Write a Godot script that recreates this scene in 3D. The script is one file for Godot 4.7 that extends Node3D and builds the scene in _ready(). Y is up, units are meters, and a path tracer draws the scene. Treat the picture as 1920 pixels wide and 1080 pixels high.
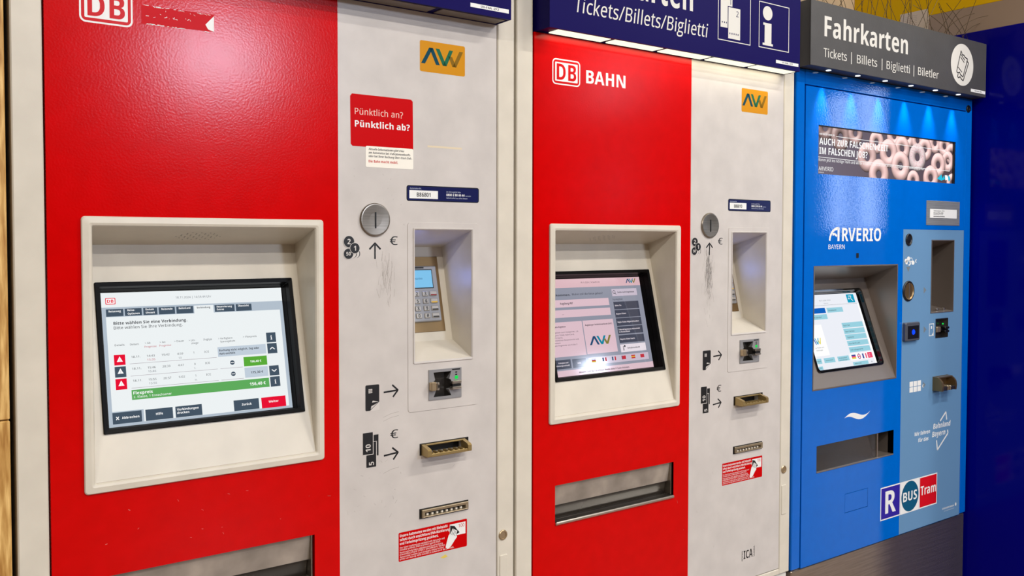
extends Node3D
# Ticket machines in a station hall. Metres, y up. The machines' fronts lie in the plane z = 0.
# Drawing coordinates on the fronts are in millimetres, measured from the top left corner of a screen surround.

const Y0 := 1.36          # height of that corner above the floor
const PITCH := 0.9946     # distance between the two red machines
const LAYER := 0.00015    # thickness of one layer of print

# ------------------------------------------------------------------ mesh building
class MB:
	var surf := {}
	var xf := Transform3D.IDENTITY
	var m: Material
	func _init(mat: Material = null, x := Transform3D.IDENTITY):
		m = mat
		xf = x
	func put(v: Array, n: Array, uv := []):
		if not surf.has(m):
			surf[m] = [[], [], []]
		surf[m][0].append_array(v)
		surf[m][1].append_array(n)
		surf[m][2].append_array(uv if uv else [Vector2.ZERO, Vector2.ZERO, Vector2.ZERO])
	func tn(a: Vector3, b: Vector3, c: Vector3, na: Vector3, nb: Vector3, nc: Vector3):
		put([xf * a, xf * c, xf * b], [(xf.basis * na).normalized(), (xf.basis * nc).normalized(), (xf.basis * nb).normalized()])
	func t(a: Vector3, b: Vector3, c: Vector3):
		var n := (b - a).cross(c - a)
		if n.length_squared() < 1e-18:
			return
		n = n.normalized()
		tn(a, b, c, n, n, n)
	func q(a: Vector3, b: Vector3, c: Vector3, d: Vector3):
		t(a, b, c)
		t(a, c, d)
	func quv(a: Vector3, b: Vector3, c: Vector3, d: Vector3):
		var n := (xf.basis * (b - a).cross(c - a)).normalized()
		put([xf * a, xf * c, xf * b], [n, n, n], [Vector2(0, 1), Vector2(1, 0), Vector2(1, 1)])
		put([xf * a, xf * d, xf * c], [n, n, n], [Vector2(0, 1), Vector2(0, 0), Vector2(1, 0)])
	# a box whose twelve edges are chamfered by c
	func box(lo: Vector3, hi: Vector3, c := 0.0):
		var mid := (lo + hi) / 2.0
		var h := (hi - lo) / 2.0
		c = minf(c, minf(h.x, minf(h.y, h.z)) * 0.9)
		for axis in 3:
			var u := (axis + 1) % 3
			var w := (axis + 2) % 3
			for s in [-1.0, 1.0]:
				var f := []
				for k in [[-1, -1], [1, -1], [1, 1], [-1, 1]]:
					var p := Vector3()
					p[axis] = s * h[axis]
					p[u] = k[0] * (h[u] - c)
					p[w] = k[1] * (h[w] - c)
					f.append(mid + p)
				if s > 0: q(f[0], f[1], f[2], f[3])
				else: q(f[3], f[2], f[1], f[0])
			if c > 0.0:
				for s in [-1.0, 1.0]:
					for r in [-1.0, 1.0]:
						var e := []
						for k in [[0, -1], [0, 1], [1, 1], [1, -1]]:
							var p := Vector3()
							p[axis] = k[1] * (h[axis] - c)
							p[u] = s * (h[u] - (c if k[0] else 0.0))
							p[w] = r * (h[w] - (0.0 if k[0] else c))
							e.append(mid + p)
						if s * r > 0: q(e[3], e[2], e[1], e[0])
						else: q(e[0], e[1], e[2], e[3])
		if c > 0.0:
			for sx in [-1.0, 1.0]:
				for sy in [-1.0, 1.0]:
					for sz in [-1.0, 1.0]:
						var a := mid + Vector3(sx * h.x, sy * (h.y - c), sz * (h.z - c))
						var b := mid + Vector3(sx * (h.x - c), sy * h.y, sz * (h.z - c))
						var d := mid + Vector3(sx * (h.x - c), sy * (h.y - c), sz * h.z)
						if sx * sy * sz > 0: t(a, b, d)
						else: t(a, d, b)
	# a sheet from z1 (front) back to z0 with rectangular holes [x0, y0, x1, y1] (y0 < y1)
	func sheet(x0: float, y0: float, x1: float, y1: float, z0: float, z1: float, holes := []):
		var xs := [x0, x1]
		var ys := [y0, y1]
		for h in holes:
			for v in [h[0], h[2]]:
				if not xs.has(v): xs.append(v)
			for v in [h[1], h[3]]:
				if not ys.has(v): ys.append(v)
		xs.sort()
		ys.sort()
		for i in xs.size() - 1:
			for j in ys.size() - 1:
				var cx: float = (xs[i] + xs[i + 1]) / 2.0
				var cy: float = (ys[j] + ys[j + 1]) / 2.0
				var open := false
				for h in holes:
					if cx > h[0] and cx < h[2] and cy > h[1] and cy < h[3]: open = true
				if open: continue
				q(Vector3(xs[i], ys[j], z1), Vector3(xs[i + 1], ys[j], z1), Vector3(xs[i + 1], ys[j + 1], z1), Vector3(xs[i], ys[j + 1], z1))
				q(Vector3(xs[i], ys[j + 1], z0), Vector3(xs[i + 1], ys[j + 1], z0), Vector3(xs[i + 1], ys[j], z0), Vector3(xs[i], ys[j], z0))
		rim([Vector2(x0, y0), Vector2(x1, y0), Vector2(x1, y1), Vector2(x0, y1)], z0, z1)
		for h in holes:
			rim([Vector2(h[0], h[3]), Vector2(h[2], h[3]), Vector2(h[2], h[1]), Vector2(h[0], h[1])], z0, z1)
	func rim(p: Array, z0: float, z1: float):
		for i in p.size():
			var a: Vector2 = p[i]
			var b: Vector2 = p[(i + 1) % p.size()]
			q(Vector3(a.x, a.y, z0), Vector3(b.x, b.y, z0), Vector3(b.x, b.y, z1), Vector3(a.x, a.y, z1))
	# an outline (anticlockwise seen from +z) pulled from z0 to z1
	func prism(p: Array, z0: float, z1: float):
		var pk := PackedVector2Array(p)
		var ix := Geometry2D.triangulate_polygon(pk)
		for i in range(0, ix.size(), 3):
			var a := pk[ix[i]]
			var b := pk[ix[i + 1]]
			var c := pk[ix[i + 2]]
			if (b - a).cross(c - a) < 0.0:
				var k := b
				b = c
				c = k
			t(Vector3(a.x, a.y, z1), Vector3(b.x, b.y, z1), Vector3(c.x, c.y, z1))
			t(Vector3(c.x, c.y, z0), Vector3(b.x, b.y, z0), Vector3(a.x, a.y, z0))
		rim(p, z0, z1)
	# rings of equal point count joined one to the next
	func loft(rings: Array):
		for k in rings.size() - 1:
			var a: Array = rings[k]
			var b: Array = rings[k + 1]
			for i in a.size():
				var j: int = (i + 1) % a.size()
				q(a[i], a[j], b[j], b[i])
	func lathe(profile: Array, seg := 32, flat := 1.0):   # profile of (radius, z), turned about z
		for k in profile.size() - 1:
			var p: Vector2 = profile[k]
			var r: Vector2 = profile[k + 1]
			var d := (r - p).normalized()
			var n := Vector2(d.y, -d.x)
			for i in seg:
				var a := TAU * i / seg
				var b := TAU * (i + 1) / seg
				var ca := Vector3(cos(a), sin(a) * flat, 0)
				var cb := Vector3(cos(b), sin(b) * flat, 0)
				var na := ca * n.x + Vector3(0, 0, n.y)
				var nb := cb * n.x + Vector3(0, 0, n.y)
				var z := Vector3(0, 0, 1)
				tn(ca * p.x + z * p.y, cb * p.x + z * p.y, cb * r.x + z * r.y, na, nb, nb)
				tn(ca * p.x + z * p.y, cb * r.x + z * r.y, ca * r.x + z * r.y, na, nb, na)
	func tube(path: Array, r: float, seg := 5):
		var rings := []
		for i in path.size():
			var a: Vector3 = path[maxi(i - 1, 0)]
			var b: Vector3 = path[mini(i + 1, path.size() - 1)]
			var d := (b - a).normalized()
			var u := d.cross(Vector3(0.3, 0.2, 1.0)).normalized()
			var w := d.cross(u)
			var ring := []
			for k in seg:
				ring.append(path[i] + (u * cos(TAU * k / seg) + w * sin(TAU * k / seg)) * r)
			rings.append(ring)
		loft(rings)
		for k in range(1, seg - 1):
			t(rings[0][0], rings[0][k + 1], rings[0][k])
			t(rings[-1][0], rings[-1][k], rings[-1][k + 1])
	func mesh() -> ArrayMesh:
		var out := ArrayMesh.new()
		for k in surf:
			var a := []
			a.resize(Mesh.ARRAY_MAX)
			a[Mesh.ARRAY_VERTEX] = PackedVector3Array(surf[k][0])
			a[Mesh.ARRAY_NORMAL] = PackedVector3Array(surf[k][1])
			a[Mesh.ARRAY_TEX_UV] = PackedVector2Array(surf[k][2])
			out.add_surface_from_arrays(Mesh.PRIMITIVE_TRIANGLES, a)
			out.surface_set_material(out.get_surface_count() - 1, k)
		return out

# flat print: outlines and lettering laid in thin layers on the plane of its transform, in its own 2D units
class Ink extends MB:
	static var fonts := {}
	static var glyphs := {}
	var z := 0.0
	var step := 0.00015
	var map := Transform2D.IDENTITY
	func up(): z += step
	func tri2(a: Vector2, b: Vector2, c: Vector2):
		a = map * a
		b = map * b
		c = map * c
		if (b - a).cross(c - a) < 0.0: t(Vector3(a.x, a.y, z), Vector3(c.x, c.y, z), Vector3(b.x, b.y, z))
		else: t(Vector3(a.x, a.y, z), Vector3(b.x, b.y, z), Vector3(c.x, c.y, z))
	func poly(mat: Material, p: Array):
		m = mat
		var pk := PackedVector2Array(p)
		var ix := Geometry2D.triangulate_polygon(pk)
		for i in range(0, ix.size(), 3): tri2(pk[ix[i]], pk[ix[i + 1]], pk[ix[i + 2]])
	func rect(mat: Material, x0: float, y0: float, x1: float, y1: float):
		m = mat
		tri2(Vector2(x0, y0), Vector2(x1, y0), Vector2(x1, y1))
		tri2(Vector2(x0, y0), Vector2(x1, y1), Vector2(x0, y1))
	func rrect(mat: Material, x0: float, y0: float, x1: float, y1: float, r: float):
		var p := []
		for k in [[x1 - r, y1 - r, 0], [x0 + r, y1 - r, 1], [x0 + r, y0 + r, 2], [x1 - r, y0 + r, 3]]:
			for i in 6:
				var a: float = (k[2] + i / 5.0) * PI / 2
				p.append(Vector2(k[0] + cos(a) * r, k[1] + sin(a) * r))
		poly(mat, p)
	func frame(mat: Material, x0: float, y0: float, x1: float, y1: float, w: float):
		rect(mat, x0, y0, x1, y0 + w)
		rect(mat, x0, y1 - w, x1, y1)
		rect(mat, x0, y0 + w, x0 + w, y1 - w)
		rect(mat, x1 - w, y0 + w, x1, y1 - w)
	func disc(mat: Material, c: Vector2, rx: float, ry := 0.0, seg := 28):
		m = mat
		if ry == 0.0: ry = rx
		for i in seg:
			tri2(c, c + Vector2(cos(TAU * i / seg) * rx, sin(TAU * i / seg) * ry), c + Vector2(cos(TAU * (i + 1) / seg) * rx, sin(TAU * (i + 1) / seg) * ry))
	func line(mat: Material, a: Vector2, b: Vector2, w: float):
		var n := (b - a).normalized().orthogonal() * w / 2.0
		m = mat
		tri2(a + n, b + n, b - n)
		tri2(a + n, b - n, a - n)
	func path(mat: Material, pts: Array, w: float):
		for i in pts.size() - 1: line(mat, pts[i], pts[i + 1], w)
	# s with its left end at x, baseline at y and capitals cap high; width > 0 squeezes it to that width; align 0.5 centres it on x
	func text(mat: Material, s: String, x: float, y: float, cap: float, width := 0.0, bold := false, align := 0.0, slant := 0.0, turn := 0.0, serif := false):
		var key := [s, bold, serif]
		if not glyphs.has(key):
			var fk := [bold, serif]
			if not fonts.has(fk):
				var f := SystemFont.new()
				f.font_names = ["Droid Serif" if serif else "Droid Sans"]
				f.font_weight = 700 if bold else 400
				fonts[fk] = f
			var tm := TextMesh.new()
			tm.font = fonts[fk]
			tm.text = s
			tm.font_size = 64
			tm.pixel_size = 1.0
			tm.depth = 0.0
			tm.curve_step = 3.0
			var arr := tm.surface_get_arrays(0)
			var v: PackedVector3Array = arr[Mesh.ARRAY_VERTEX]
			var ix = arr[Mesh.ARRAY_INDEX]
			var out := PackedVector2Array()
			var lo := 1e9
			var hi := -1e9
			for i in (ix.size() if ix != null else v.size()):
				var p: Vector3 = v[ix[i]] if ix != null else v[i]
				out.append(Vector2(p.x, p.y + 22.0) / 46.0)
				lo = minf(lo, p.x / 46.0)
				hi = maxf(hi, p.x / 46.0)
			glyphs[key] = [out, lo, hi]
		var g: Array = glyphs[key]
		var wide: float = (g[2] - g[1])
		var sx: float = width / wide if width > 0.0 else absf(cap)
		m = mat
		var pts: PackedVector2Array = g[0]
		for i in range(0, pts.size(), 3):
			var tr := []
			for k in 3:
				var p := pts[i + k]
				var d := Vector2((p.x - g[1] - wide * align) * sx + slant * p.y * absf(cap), p.y * cap)
				if turn != 0.0: d = d.rotated(turn)
				tr.append(Vector2(x, y) + d)
			tri2(tr[0], tr[1], tr[2])

# ------------------------------------------------------------------ materials
var mats := {}
func noise_tex(freq: float, dark: Color, light: Color, seed_no: int, oct := 4, size := 512) -> NoiseTexture2D:
	var n := FastNoiseLite.new()
	n.seed = seed_no
	n.frequency = freq
	n.fractal_octaves = oct
	var tx := NoiseTexture2D.new()
	tx.width = size
	tx.height = size
	tx.seamless = true
	tx.noise = n
	var g := Gradient.new()
	g.set_color(0, dark)
	g.set_color(1, light)
	tx.color_ramp = g
	return tx
func mat(called: String, c: Color, rough := 0.5, metal := 0.0, spec := 0.5) -> StandardMaterial3D:
	if mats.has(called): return mats[called]
	var s := StandardMaterial3D.new()
	s.resource_name = called
	s.albedo_color = c
	s.roughness = rough
	s.metallic = metal
	s.metallic_specular = spec
	mats[called] = s
	return s
func glow(called: String, c: Color, energy := 1.0) -> StandardMaterial3D:
	if mats.has(called): return mats[called]
	var s := mat(called, Color(0.02, 0.02, 0.02), 0.3, 0.0, 0.0)
	s.emission_enabled = true
	if called in ["display_pink", "display_rosy", "display_grey", "display_dark", "display_lilac", "display_near_white"]:   # this screen has a polished glass
		s.roughness = 0.07
		s.metallic_specular = 0.5
	s.emission = c
	s.emission_energy_multiplier = energy
	return s
# painted metal: a noise of slight stains over the colour and a fine relief
func painted(called: String, c: Color, rough: float, spec: float, stain: float, relief := 0.0, relief_freq := 0.11, seed_no := 1) -> StandardMaterial3D:
	if mats.has(called): return mats[called]
	var s := mat(called, Color.WHITE, rough, 0.0, spec)
	s.albedo_texture = noise_tex(0.012, c.darkened(stain), c, seed_no)
	s.uv1_triplanar = true
	s.uv1_world_triplanar = true
	s.uv1_scale = Vector3.ONE * 1.7
	if relief > 0.0:
		var n := FastNoiseLite.new()
		n.seed = seed_no + 7
		n.frequency = relief_freq
		n.fractal_octaves = 2
		var tx := NoiseTexture2D.new()
		tx.width = 512
		tx.height = 512
		tx.seamless = true
		tx.noise = n
		s.heightmap_enabled = true
		s.heightmap_texture = tx
		s.heightmap_scale = relief
	return s
func brushed(called: String, c: Color, rough: float, along := Vector3(1, 40, 1), seed_no := 3) -> StandardMaterial3D:
	if mats.has(called): return mats[called]
	var s := mat(called, Color.WHITE, rough, 1.0)
	s.albedo_texture = noise_tex(0.02, c.darkened(0.18), c, seed_no, 3, 256)
	s.uv1_triplanar = true
	s.uv1_scale = along
	return s

# ------------------------------------------------------------------ nodes
var taken := {}
func numbered(n: String) -> String:
	taken[n] = taken.get(n, -1) + 1
	return n if taken[n] == 0 else "%s_%03d" % [n, taken[n]]
func thing(called: String, label: String, category: String, at: Vector3, group := "") -> Node3D:
	var o := Node3D.new()
	o.name = numbered(called)
	add_child(o)
	o.position = at
	o.set_meta("label", label)
	o.set_meta("category", category)
	if group: o.set_meta("group", group)
	return o
func part(b: MB, called: String, parent: Node3D, label := "") -> MeshInstance3D:
	var o := MeshInstance3D.new()
	o.name = called
	o.mesh = b.mesh()
	parent.add_child(o, true)
	if label: o.set_meta("label", label)
	return o
func struct(b: MB, called: String) -> MeshInstance3D:
	var o := MeshInstance3D.new()
	o.name = called
	o.mesh = b.mesh()
	add_child(o)
	o.set_meta("kind", "structure")
	return o

# millimetres on a machine's front, y counted from the surround's top edge, at depth z metres
func face(z := 0.0) -> Transform3D:
	return Transform3D(Basis.IDENTITY, Vector3(0, Y0, z))
# a plane through (y0, z0) and (y1, z1): x stays x, -y runs from the first line to the second, +z points out
func slope(y0: float, z0: float, y1: float, z1: float, out := 0.0) -> Transform3D:
	var up := Vector3(0, y0 - y1, z0 - z1).normalized()
	var n := Vector3.RIGHT.cross(up)
	return Transform3D(Basis(Vector3.RIGHT, up, n), Vector3(0, Y0 + y0, z0) + n * out)
func mm(x0: float, y0: float, x1: float, y1: float) -> Array:
	return [x0 * 0.001, y0 * 0.001, x1 * 0.001, y1 * 0.001]
func v(x: float, y: float, z: float) -> Vector3:
	return Vector3(x, y, z) * 0.001
func ring(x0: float, y0: float, x1: float, y1: float, r: float, z: float, n := 4) -> Array:
	var p := []
	for k in [[x1 - r, y1 - r, 0], [x0 + r, y1 - r, 1], [x0 + r, y0 + r, 2], [x1 - r, y0 + r, 3]]:
		for i in n:
			var a: float = (k[2] + i / (n - 1.0)) * PI / 2
			p.append(Vector3(k[0] + cos(a) * r, k[1] + sin(a) * r, z) * 0.001)
	return p
func ink(z := 0.0) -> Ink:
	var k := Ink.new(null, face(z))
	k.map = Transform2D(0.0, Vector2(0.001, 0.001), 0.0, Vector2.ZERO)
	k.z = LAYER
	return k

# ------------------------------------------------------------------ shared pieces of print
func db_logo(k: Ink, white: Material, red: Material, x0: float, y0: float, x1: float, y1: float):
	var w := x1 - x0
	var h := y1 - y0
	k.rrect(white, x0, y0, x1, y1, h * 0.17)
	k.up()
	k.rrect(red, x0 + w * 0.035, y0 + h * 0.05, x1 - w * 0.035, y1 - h * 0.05, h * 0.13)
	k.up()
	k.rrect(white, x0 + w * 0.095, y0 + h * 0.135, x1 - w * 0.095, y1 - h * 0.135, h * 0.03)
	k.up()
	k.text(red, "DB", x0 + w * 0.5, y0 + h * 0.19, h * 0.62, w * 0.7, true, 0.5)
	k.z -= 3 * k.step

func avv_logo(k: Ink, a: Material, b: Material, c: Material, x: float, y: float, w: float, h: float):
	# an A without a bar and two Vs, of slanted strokes that share their sides
	var s := w / 3.3
	var t := s * 0.30
	k.poly(a, [Vector2(x, y), Vector2(x + t, y), Vector2(x + s * 0.62 + t, y + h), Vector2(x + s * 0.62, y + h)])
	k.poly(a, [Vector2(x + s * 0.62, y + h), Vector2(x + s * 0.62 + t, y + h), Vector2(x + s * 1.15 + t, y), Vector2(x + s * 1.15, y)])
	k.poly(b, [Vector2(x + s * 1.12, y + h), Vector2(x + s * 1.12 + t, y + h), Vector2(x + s * 1.68 + t, y), Vector2(x + s * 1.68, y)])
	k.poly(b, [Vector2(x + s * 1.68, y), Vector2(x + s * 1.68 + t, y), Vector2(x + s * 2.2 + t, y + h), Vector2(x + s * 2.2, y + h)])
	k.poly(c, [Vector2(x + s * 2.12, y + h * 0.62), Vector2(x + s * 2.12 + t, y + h * 0.62), Vector2(x + s * 2.45 + t, y), Vector2(x + s * 2.45, y)])
	k.poly(c, [Vector2(x + s * 2.45, y), Vector2(x + s * 2.45 + t, y), Vector2(x + s * 3.0 + t, y + h), Vector2(x + s * 3.0, y + h)])

func arrow(k: Ink, c: Material, a: Vector2, b: Vector2, head: float, w: float):
	var d := (b - a).normalized()
	var n := d.orthogonal()
	k.line(c, a, b - d * w * 0.9, w)
	k.line(c, b + d * w * 0.3 - d * w * 0.35, b - d * head - n * head, w)
	k.line(c, b + d * w * 0.3 - d * w * 0.35, b - d * head + n * head, w)
	k.poly(c, [b + d * w * 0.55, b - d * w * 0.6 + n * w * 0.75, b - d * w * 0.6 - n * w * 0.75])

# a picture area of 1000 by 720 units, y down, laid on a display
func ui(xf: Transform3D, x0: float, s0: float, w: float, h: float) -> Ink:
	var k := Ink.new(null, xf)
	k.map = Transform2D(Vector2(w * 0.000001, 0), Vector2(0, -h * 0.001 / 720.0), Vector2(x0, -s0) * 0.001)
	k.z = 0.0
	return k

func connections_screen(k: Ink):
	var page := glow("display_page", Color(0.93, 0.95, 0.955), 1.0)
	var band := glow("display_band", Color(0.70, 0.75, 0.80), 1.0)
	var slate := glow("display_slate", Color(0.27, 0.33, 0.39), 1.0)
	var pale := glow("display_pale", Color(0.76, 0.81, 0.86), 1.0)
	var white := glow("display_white", Color(1, 1, 1), 1.0)
	var ink_c := glow("display_ink", Color(0.18, 0.19, 0.22), 1.0)
	var soft := glow("display_soft_ink", Color(0.45, 0.47, 0.5), 1.0)
	var red := glow("display_red", Color(0.91, 0.06, 0.20), 1.0)
	var rose := glow("display_rose", Color(0.75, 0.22, 0.30), 1.0)
	var green := glow("display_green", Color(0.37, 0.67, 0.36), 1.0)
	var leaf := glow("display_leaf", Color(0.35, 0.67, 0.22), 1.0)
	var rule := glow("display_rule", Color(0.66, 0.62, 0.65), 1.0)
	k.rect(band, 0, 0, 1000, 720)
	k.up()
	k.rect(page, 0, 0, 1000, 80)
	k.rect(page, 19, 133, 980, 640)
	k.rect(page, 175, 640, 980, 706)
	k.up()
	k.rrect(red, 21, 28, 72, 64, 5)
	for tb in [[21, 108], [115, 202], [210, 283], [291, 377], [385, 477], [597, 711], [719, 811]]:
		k.rect(slate, tb[0], 90, tb[1], 130)
	k.rect(page, 482, 88, 590, 140)
	for r in [[882, 268, 939, 326], [882, 332, 940, 392], [881, 464, 939, 522], [881, 529, 939, 587]]: k.rect(slate, r[0], r[1], r[2], r[3])
	k.rect(pale, 593, 334, 873, 390)
	k.rect(leaf, 736, 402, 873, 456)
	k.rect(pale, 736, 464, 873, 522)
	k.rect(green, 121, 533, 874, 586)
	k.rect(red, 45, 339, 101, 395)
	k.rect(slate, 45, 403, 101, 460)
	k.rect(red, 45, 468, 101, 526)
	for b in [[19, 164], [183, 324], [338, 480], [657, 802]]: k.rect(slate, b[0], 645, b[1], 705)
	k.rect(red, 817, 645, 962, 707)
	for y in [392, 458, 523]:
		k.rect(rule, 122, y - 1, 585, y + 1)
		if y > 400: k.rect(rule, 600, y - 1, 728, y + 1)
	for y in [428, 493]: k.disc(slate, Vector2(670, y), 13, 13, 20)
	k.up()
	k.rrect(white, 25, 32, 68, 60, 3)
	k.up()
	k.text(red, "DB", 46, 55, -18, 32, true, 0.5)
	k.text(soft, "18.11.2024 | 14:54:44 Uhr", 386, 44, -12, 197)
	for tb in [["Reiseweg", 34, 107], ["Reise-", 129, 104], ["Optionen", 129, 123], ["Datum", 222, 104], ["Uhrzeit", 222, 122], ["Reisende", 305, 106], ["BahnCard", 398, 105], ["Reservierung", 609, 105], ["Extras", 609, 121], ["Übersicht", 732, 105]]:
		k.text(white, tb[0], tb[1], tb[2], -10, 0, true)
	k.text(ink_c, "Verbindung", 496, 106, -10, 76, true)
	k.text(ink_c, "Bitte wählen Sie eine Verbindung.", 54, 176, -16, 385, true)
	k.text(ink_c, "Bitte wählen Sie Ihre Verbindung.", 54, 201, -16, 357)
	for e in [["Details", 53, 292, 49], ["Datum", 130, 292, 44], ["> Ab", 206, 290, 28], ["> An", 283, 290, 29], ["> Dauer", 360, 290, 53], ["> Um-", 438, 290, 37], ["stiege", 451, 307, 38], ["Zugtyp", 518, 290, 48], ["> Verfügbare", 602, 290, 80], ["Sparangebote", 612, 308, 84], ["> Flexpreis", 744, 289, 80]]:
		k.text(ink_c, e[0], e[1], e[2], -10, e[3])
	k.text(rose, "Prognose", 203, 310, -10, 62)
	k.text(rose, "Prognose", 280, 309, -10, 62)
	var rows := [[361, "14:43", "15:35", "19:42", "4:59", "1", "53"], [425, "15:46", "15:46", "20:33", "4:47", "0", "1:"], [490, "15:55", "15:55", "20:57", "5:02", "1", "H:"]]
	for i in 3:
		var r = rows[i]
		var y: float = r[0]
		k.text(ink_c, "18.11.", 132, y, -11, 46)
		k.text(ink_c, r[1], 211, y, -11, 41)
		k.text(rose if i == 0 else soft, r[2], 212, y + 21, -11, 41)
		k.text(ink_c, r[3], 288, y, -11, 41)
		k.text(ink_c, r[4], 370, y, -11, 32)
		k.text(ink_c, r[5], 458, y, -11)
		k.text(soft, r[6], 378 if i == 0 else 455, y + 23, -10)
		k.text(ink_c, "ICE", 518, y, -11, 26)
		k.poly(white, [Vector2(58, y + 16), Vector2(73, y - 13), Vector2(88, y + 16)])
		k.text(red if i != 1 else slate, "!", 72, y + 13, -15, 0, true)
	k.text(ink_c, "Buchung nicht möglich, Zug oder", 601, 359, -11, 232, true)
	k.text(ink_c, "Halt entfällt", 601, 378, -11, 90, true)
	k.text(white, "156,40 €", 772, 436, -12, 66, true)
	k.text(ink_c, "175,30 €", 771, 500, -12, 72, true)
	for y in [428, 493]: k.rect(white, 661, y - 2, 679, y + 2)
	k.text(white, "i", 906, 310, -24, 0, true, 0.0, 0.0, 0.0, true)
	k.text(white, "i", 906, 571, -24, 0, true, 0.0, 0.0, 0.0, true)
	k.path(white, [Vector2(897, 368), Vector2(911, 356), Vector2(925, 368)], 5)
	k.path(white, [Vector2(896, 487), Vector2(910, 499), Vector2(924, 487)], 5)
	k.text(white, "Flexpreis", 129, 558, -16, 99, true)
	k.text(white, "2. Klasse, 1 Erwachsener", 129, 577, -12, 196)
	k.text(white, "156,40 €", 758, 569, -17, 94, true)
	k.path(white, [Vector2(36, 667), Vector2(50, 683)], 4)
	k.path(white, [Vector2(36, 683), Vector2(50, 667)], 4)
	for e in [["Abbrechen", 64, 681, 87], ["Hilfe", 236, 679, 36], ["Verbindungen", 346, 668, 116], ["drucken", 346, 686, 64], ["Zurück", 702, 678, 57], ["Weiter", 859, 678, 59]]:
		k.text(white, e[0], e[1], e[2], -12, e[3], true)

func welcome_screen(k: Ink):
	var pink := glow("display_pink", Color(0.86, 0.74, 0.78), 1.0)
	var rosy := glow("display_rosy", Color(0.85, 0.70, 0.73), 1.0)
	var grey := glow("display_grey", Color(0.56, 0.57, 0.63), 1.0)
	var dark := glow("display_dark", Color(0.27, 0.28, 0.34), 1.0)
	var pale := glow("display_lilac", Color(0.78, 0.73, 0.79), 1.0)
	var ink_c := glow("display_ink", Color(0.18, 0.19, 0.22), 1.0)
	var white := glow("display_near_white", Color(0.90, 0.86, 0.89), 1.0)
	var navy := glow("display_navy", Color(0.13, 0.30, 0.45), 1.0)
	var teal := glow("display_teal", Color(0.06, 0.52, 0.62), 1.0)
	var olive := glow("display_olive", Color(0.52, 0.48, 0.22), 1.0)
	var red := glow("display_flag_red", Color(0.75, 0.2, 0.25), 1.0)
	var yellow := glow("display_flag_yellow", Color(0.85, 0.7, 0.25), 1.0)
	k.rect(grey, 0, 0, 1000, 720)
	k.up()
	k.rect(rosy, 0, 0, 1000, 67)
	k.rect(pink, 0, 676, 1000, 720)
	k.rect(pale, 690, 90, 952, 146)
	k.rect(pink, 0, 157, 645, 213)
	k.rect(pink, 0, 233, 646, 289)
	k.rect(pink, 40, 322, 345, 577)
	k.rect(pink, 353, 321, 656, 574)
	for y in [191, 256, 320, 385, 453]: k.rect(dark, 688, y, 950, y + 59)
	k.rect(white, 688, 524, 952, 584)
	k.rect(dark, 0, 598, 185, 664)
	k.rect(dark, 200, 600, 331, 664)
	k.rect(pale, 356, 601, 964, 655)
	k.up()
	avv_logo(k, navy, teal, olive, 850, 46, 108, -34)
	avv_logo(k, navy, teal, olive, 390, 509, 220, -66)
	k.text(ink_c, "18.11.2024 | 14:54:43 Uhr", 392, 36, -11, 193)
	k.text(ink_c, "Willkommen.", 80, 128, -15, 196, true)
	k.text(ink_c, "Wohin soll die Reise gehen?", 290, 126, -15, 304)
	k.text(ink_c, "Augsburg Hbf", 166, 192, -15, 121, true)
	k.text(ink_c, "—", 170, 272, -14, 18)
	var c := Vector2(712, 114)
	for i in 16: k.line(ink_c, c + Vector2.from_angle(TAU * i / 16) * 12, c + Vector2.from_angle(TAU * (i + 1) / 16) * 12, 4)
	k.line(ink_c, c + Vector2(8, 8), c + Vector2(20, 20), 4)
	k.text(ink_c, "Suche nach Angeboten", 747, 123, -12, 176, true)
	k.text(ink_c, "Top-Angebote", 684, 178, -12, 104)
	for e in [["Bahn-Tix", 700, 226, 66], ["Bayern-Ticket", 700, 291, 100], ["Regio-Ticket Allgäu-Schwaben", 700, 356, 222], ["Fahrradtageskarte Nahverkehr", 700, 414, 222], ["in Deutschland", 700, 432, 110], ["Bayern-Ticket Nacht", 700, 489, 150]]:
		k.text(white, e[0], e[1], e[2], -11, e[3], true)
	k.text(ink_c, "i", 712, 570, -30, 0, true, 0.0, 0.0, 0.0, true)
	k.disc(ink_c, Vector2(733, 538), 8)
	k.text(ink_c, "Fahrplanauskunft", 758, 560, -12, 130, true)
	k.text(ink_c, "Augsburger Verkehrsverbund (AVV)", 371, 362, -12, 269, true)
	k.text(ink_c, "Weitere Angebote", 55, 362, -12, 130, true)
	for e in [["Angebote nach Kategorien, z.B.", 402, 245], ["Bayern-Ticket, BahnCard,", 422, 200], ["VVG-Karte,", 441, 90], ["persönlichen Reisewünsche und", 460, 235], ["weitere", 479, 60], ["Alle Angebote von A bis Z", 498, 215]]:
		k.text(ink_c, e[0], 55, e[1], -10, e[2])
	k.text(white, "Fahrplan und", 70, 625, -10, 90, true)
	k.text(white, "Verbindungsauskunft", 30, 645, -10, 140, true)
	k.text(white, "Hilfe", 262, 637, -11, 0, true, 0.5)
	k.text(ink_c, "Hinweis: Zum Barrierefreien Modus bitte F-Taste drücken.", 247, 706, -12, 500, true)
	for f in [[384, [dark, red, yellow]], [686, [red, red, red]], [783, [red, yellow, red]], [878, [red, red, red]]]:
		for i in 3: k.rect(f[1][i], f[0], 611 + i * 9, f[0] + 40, 620 + i * 9)
	for x in [490, 585, 683]:
		k.rect(navy, x, 610, x + 13, 638)
		k.rect(red, x + 27, 610, x + 40, 638)

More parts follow.
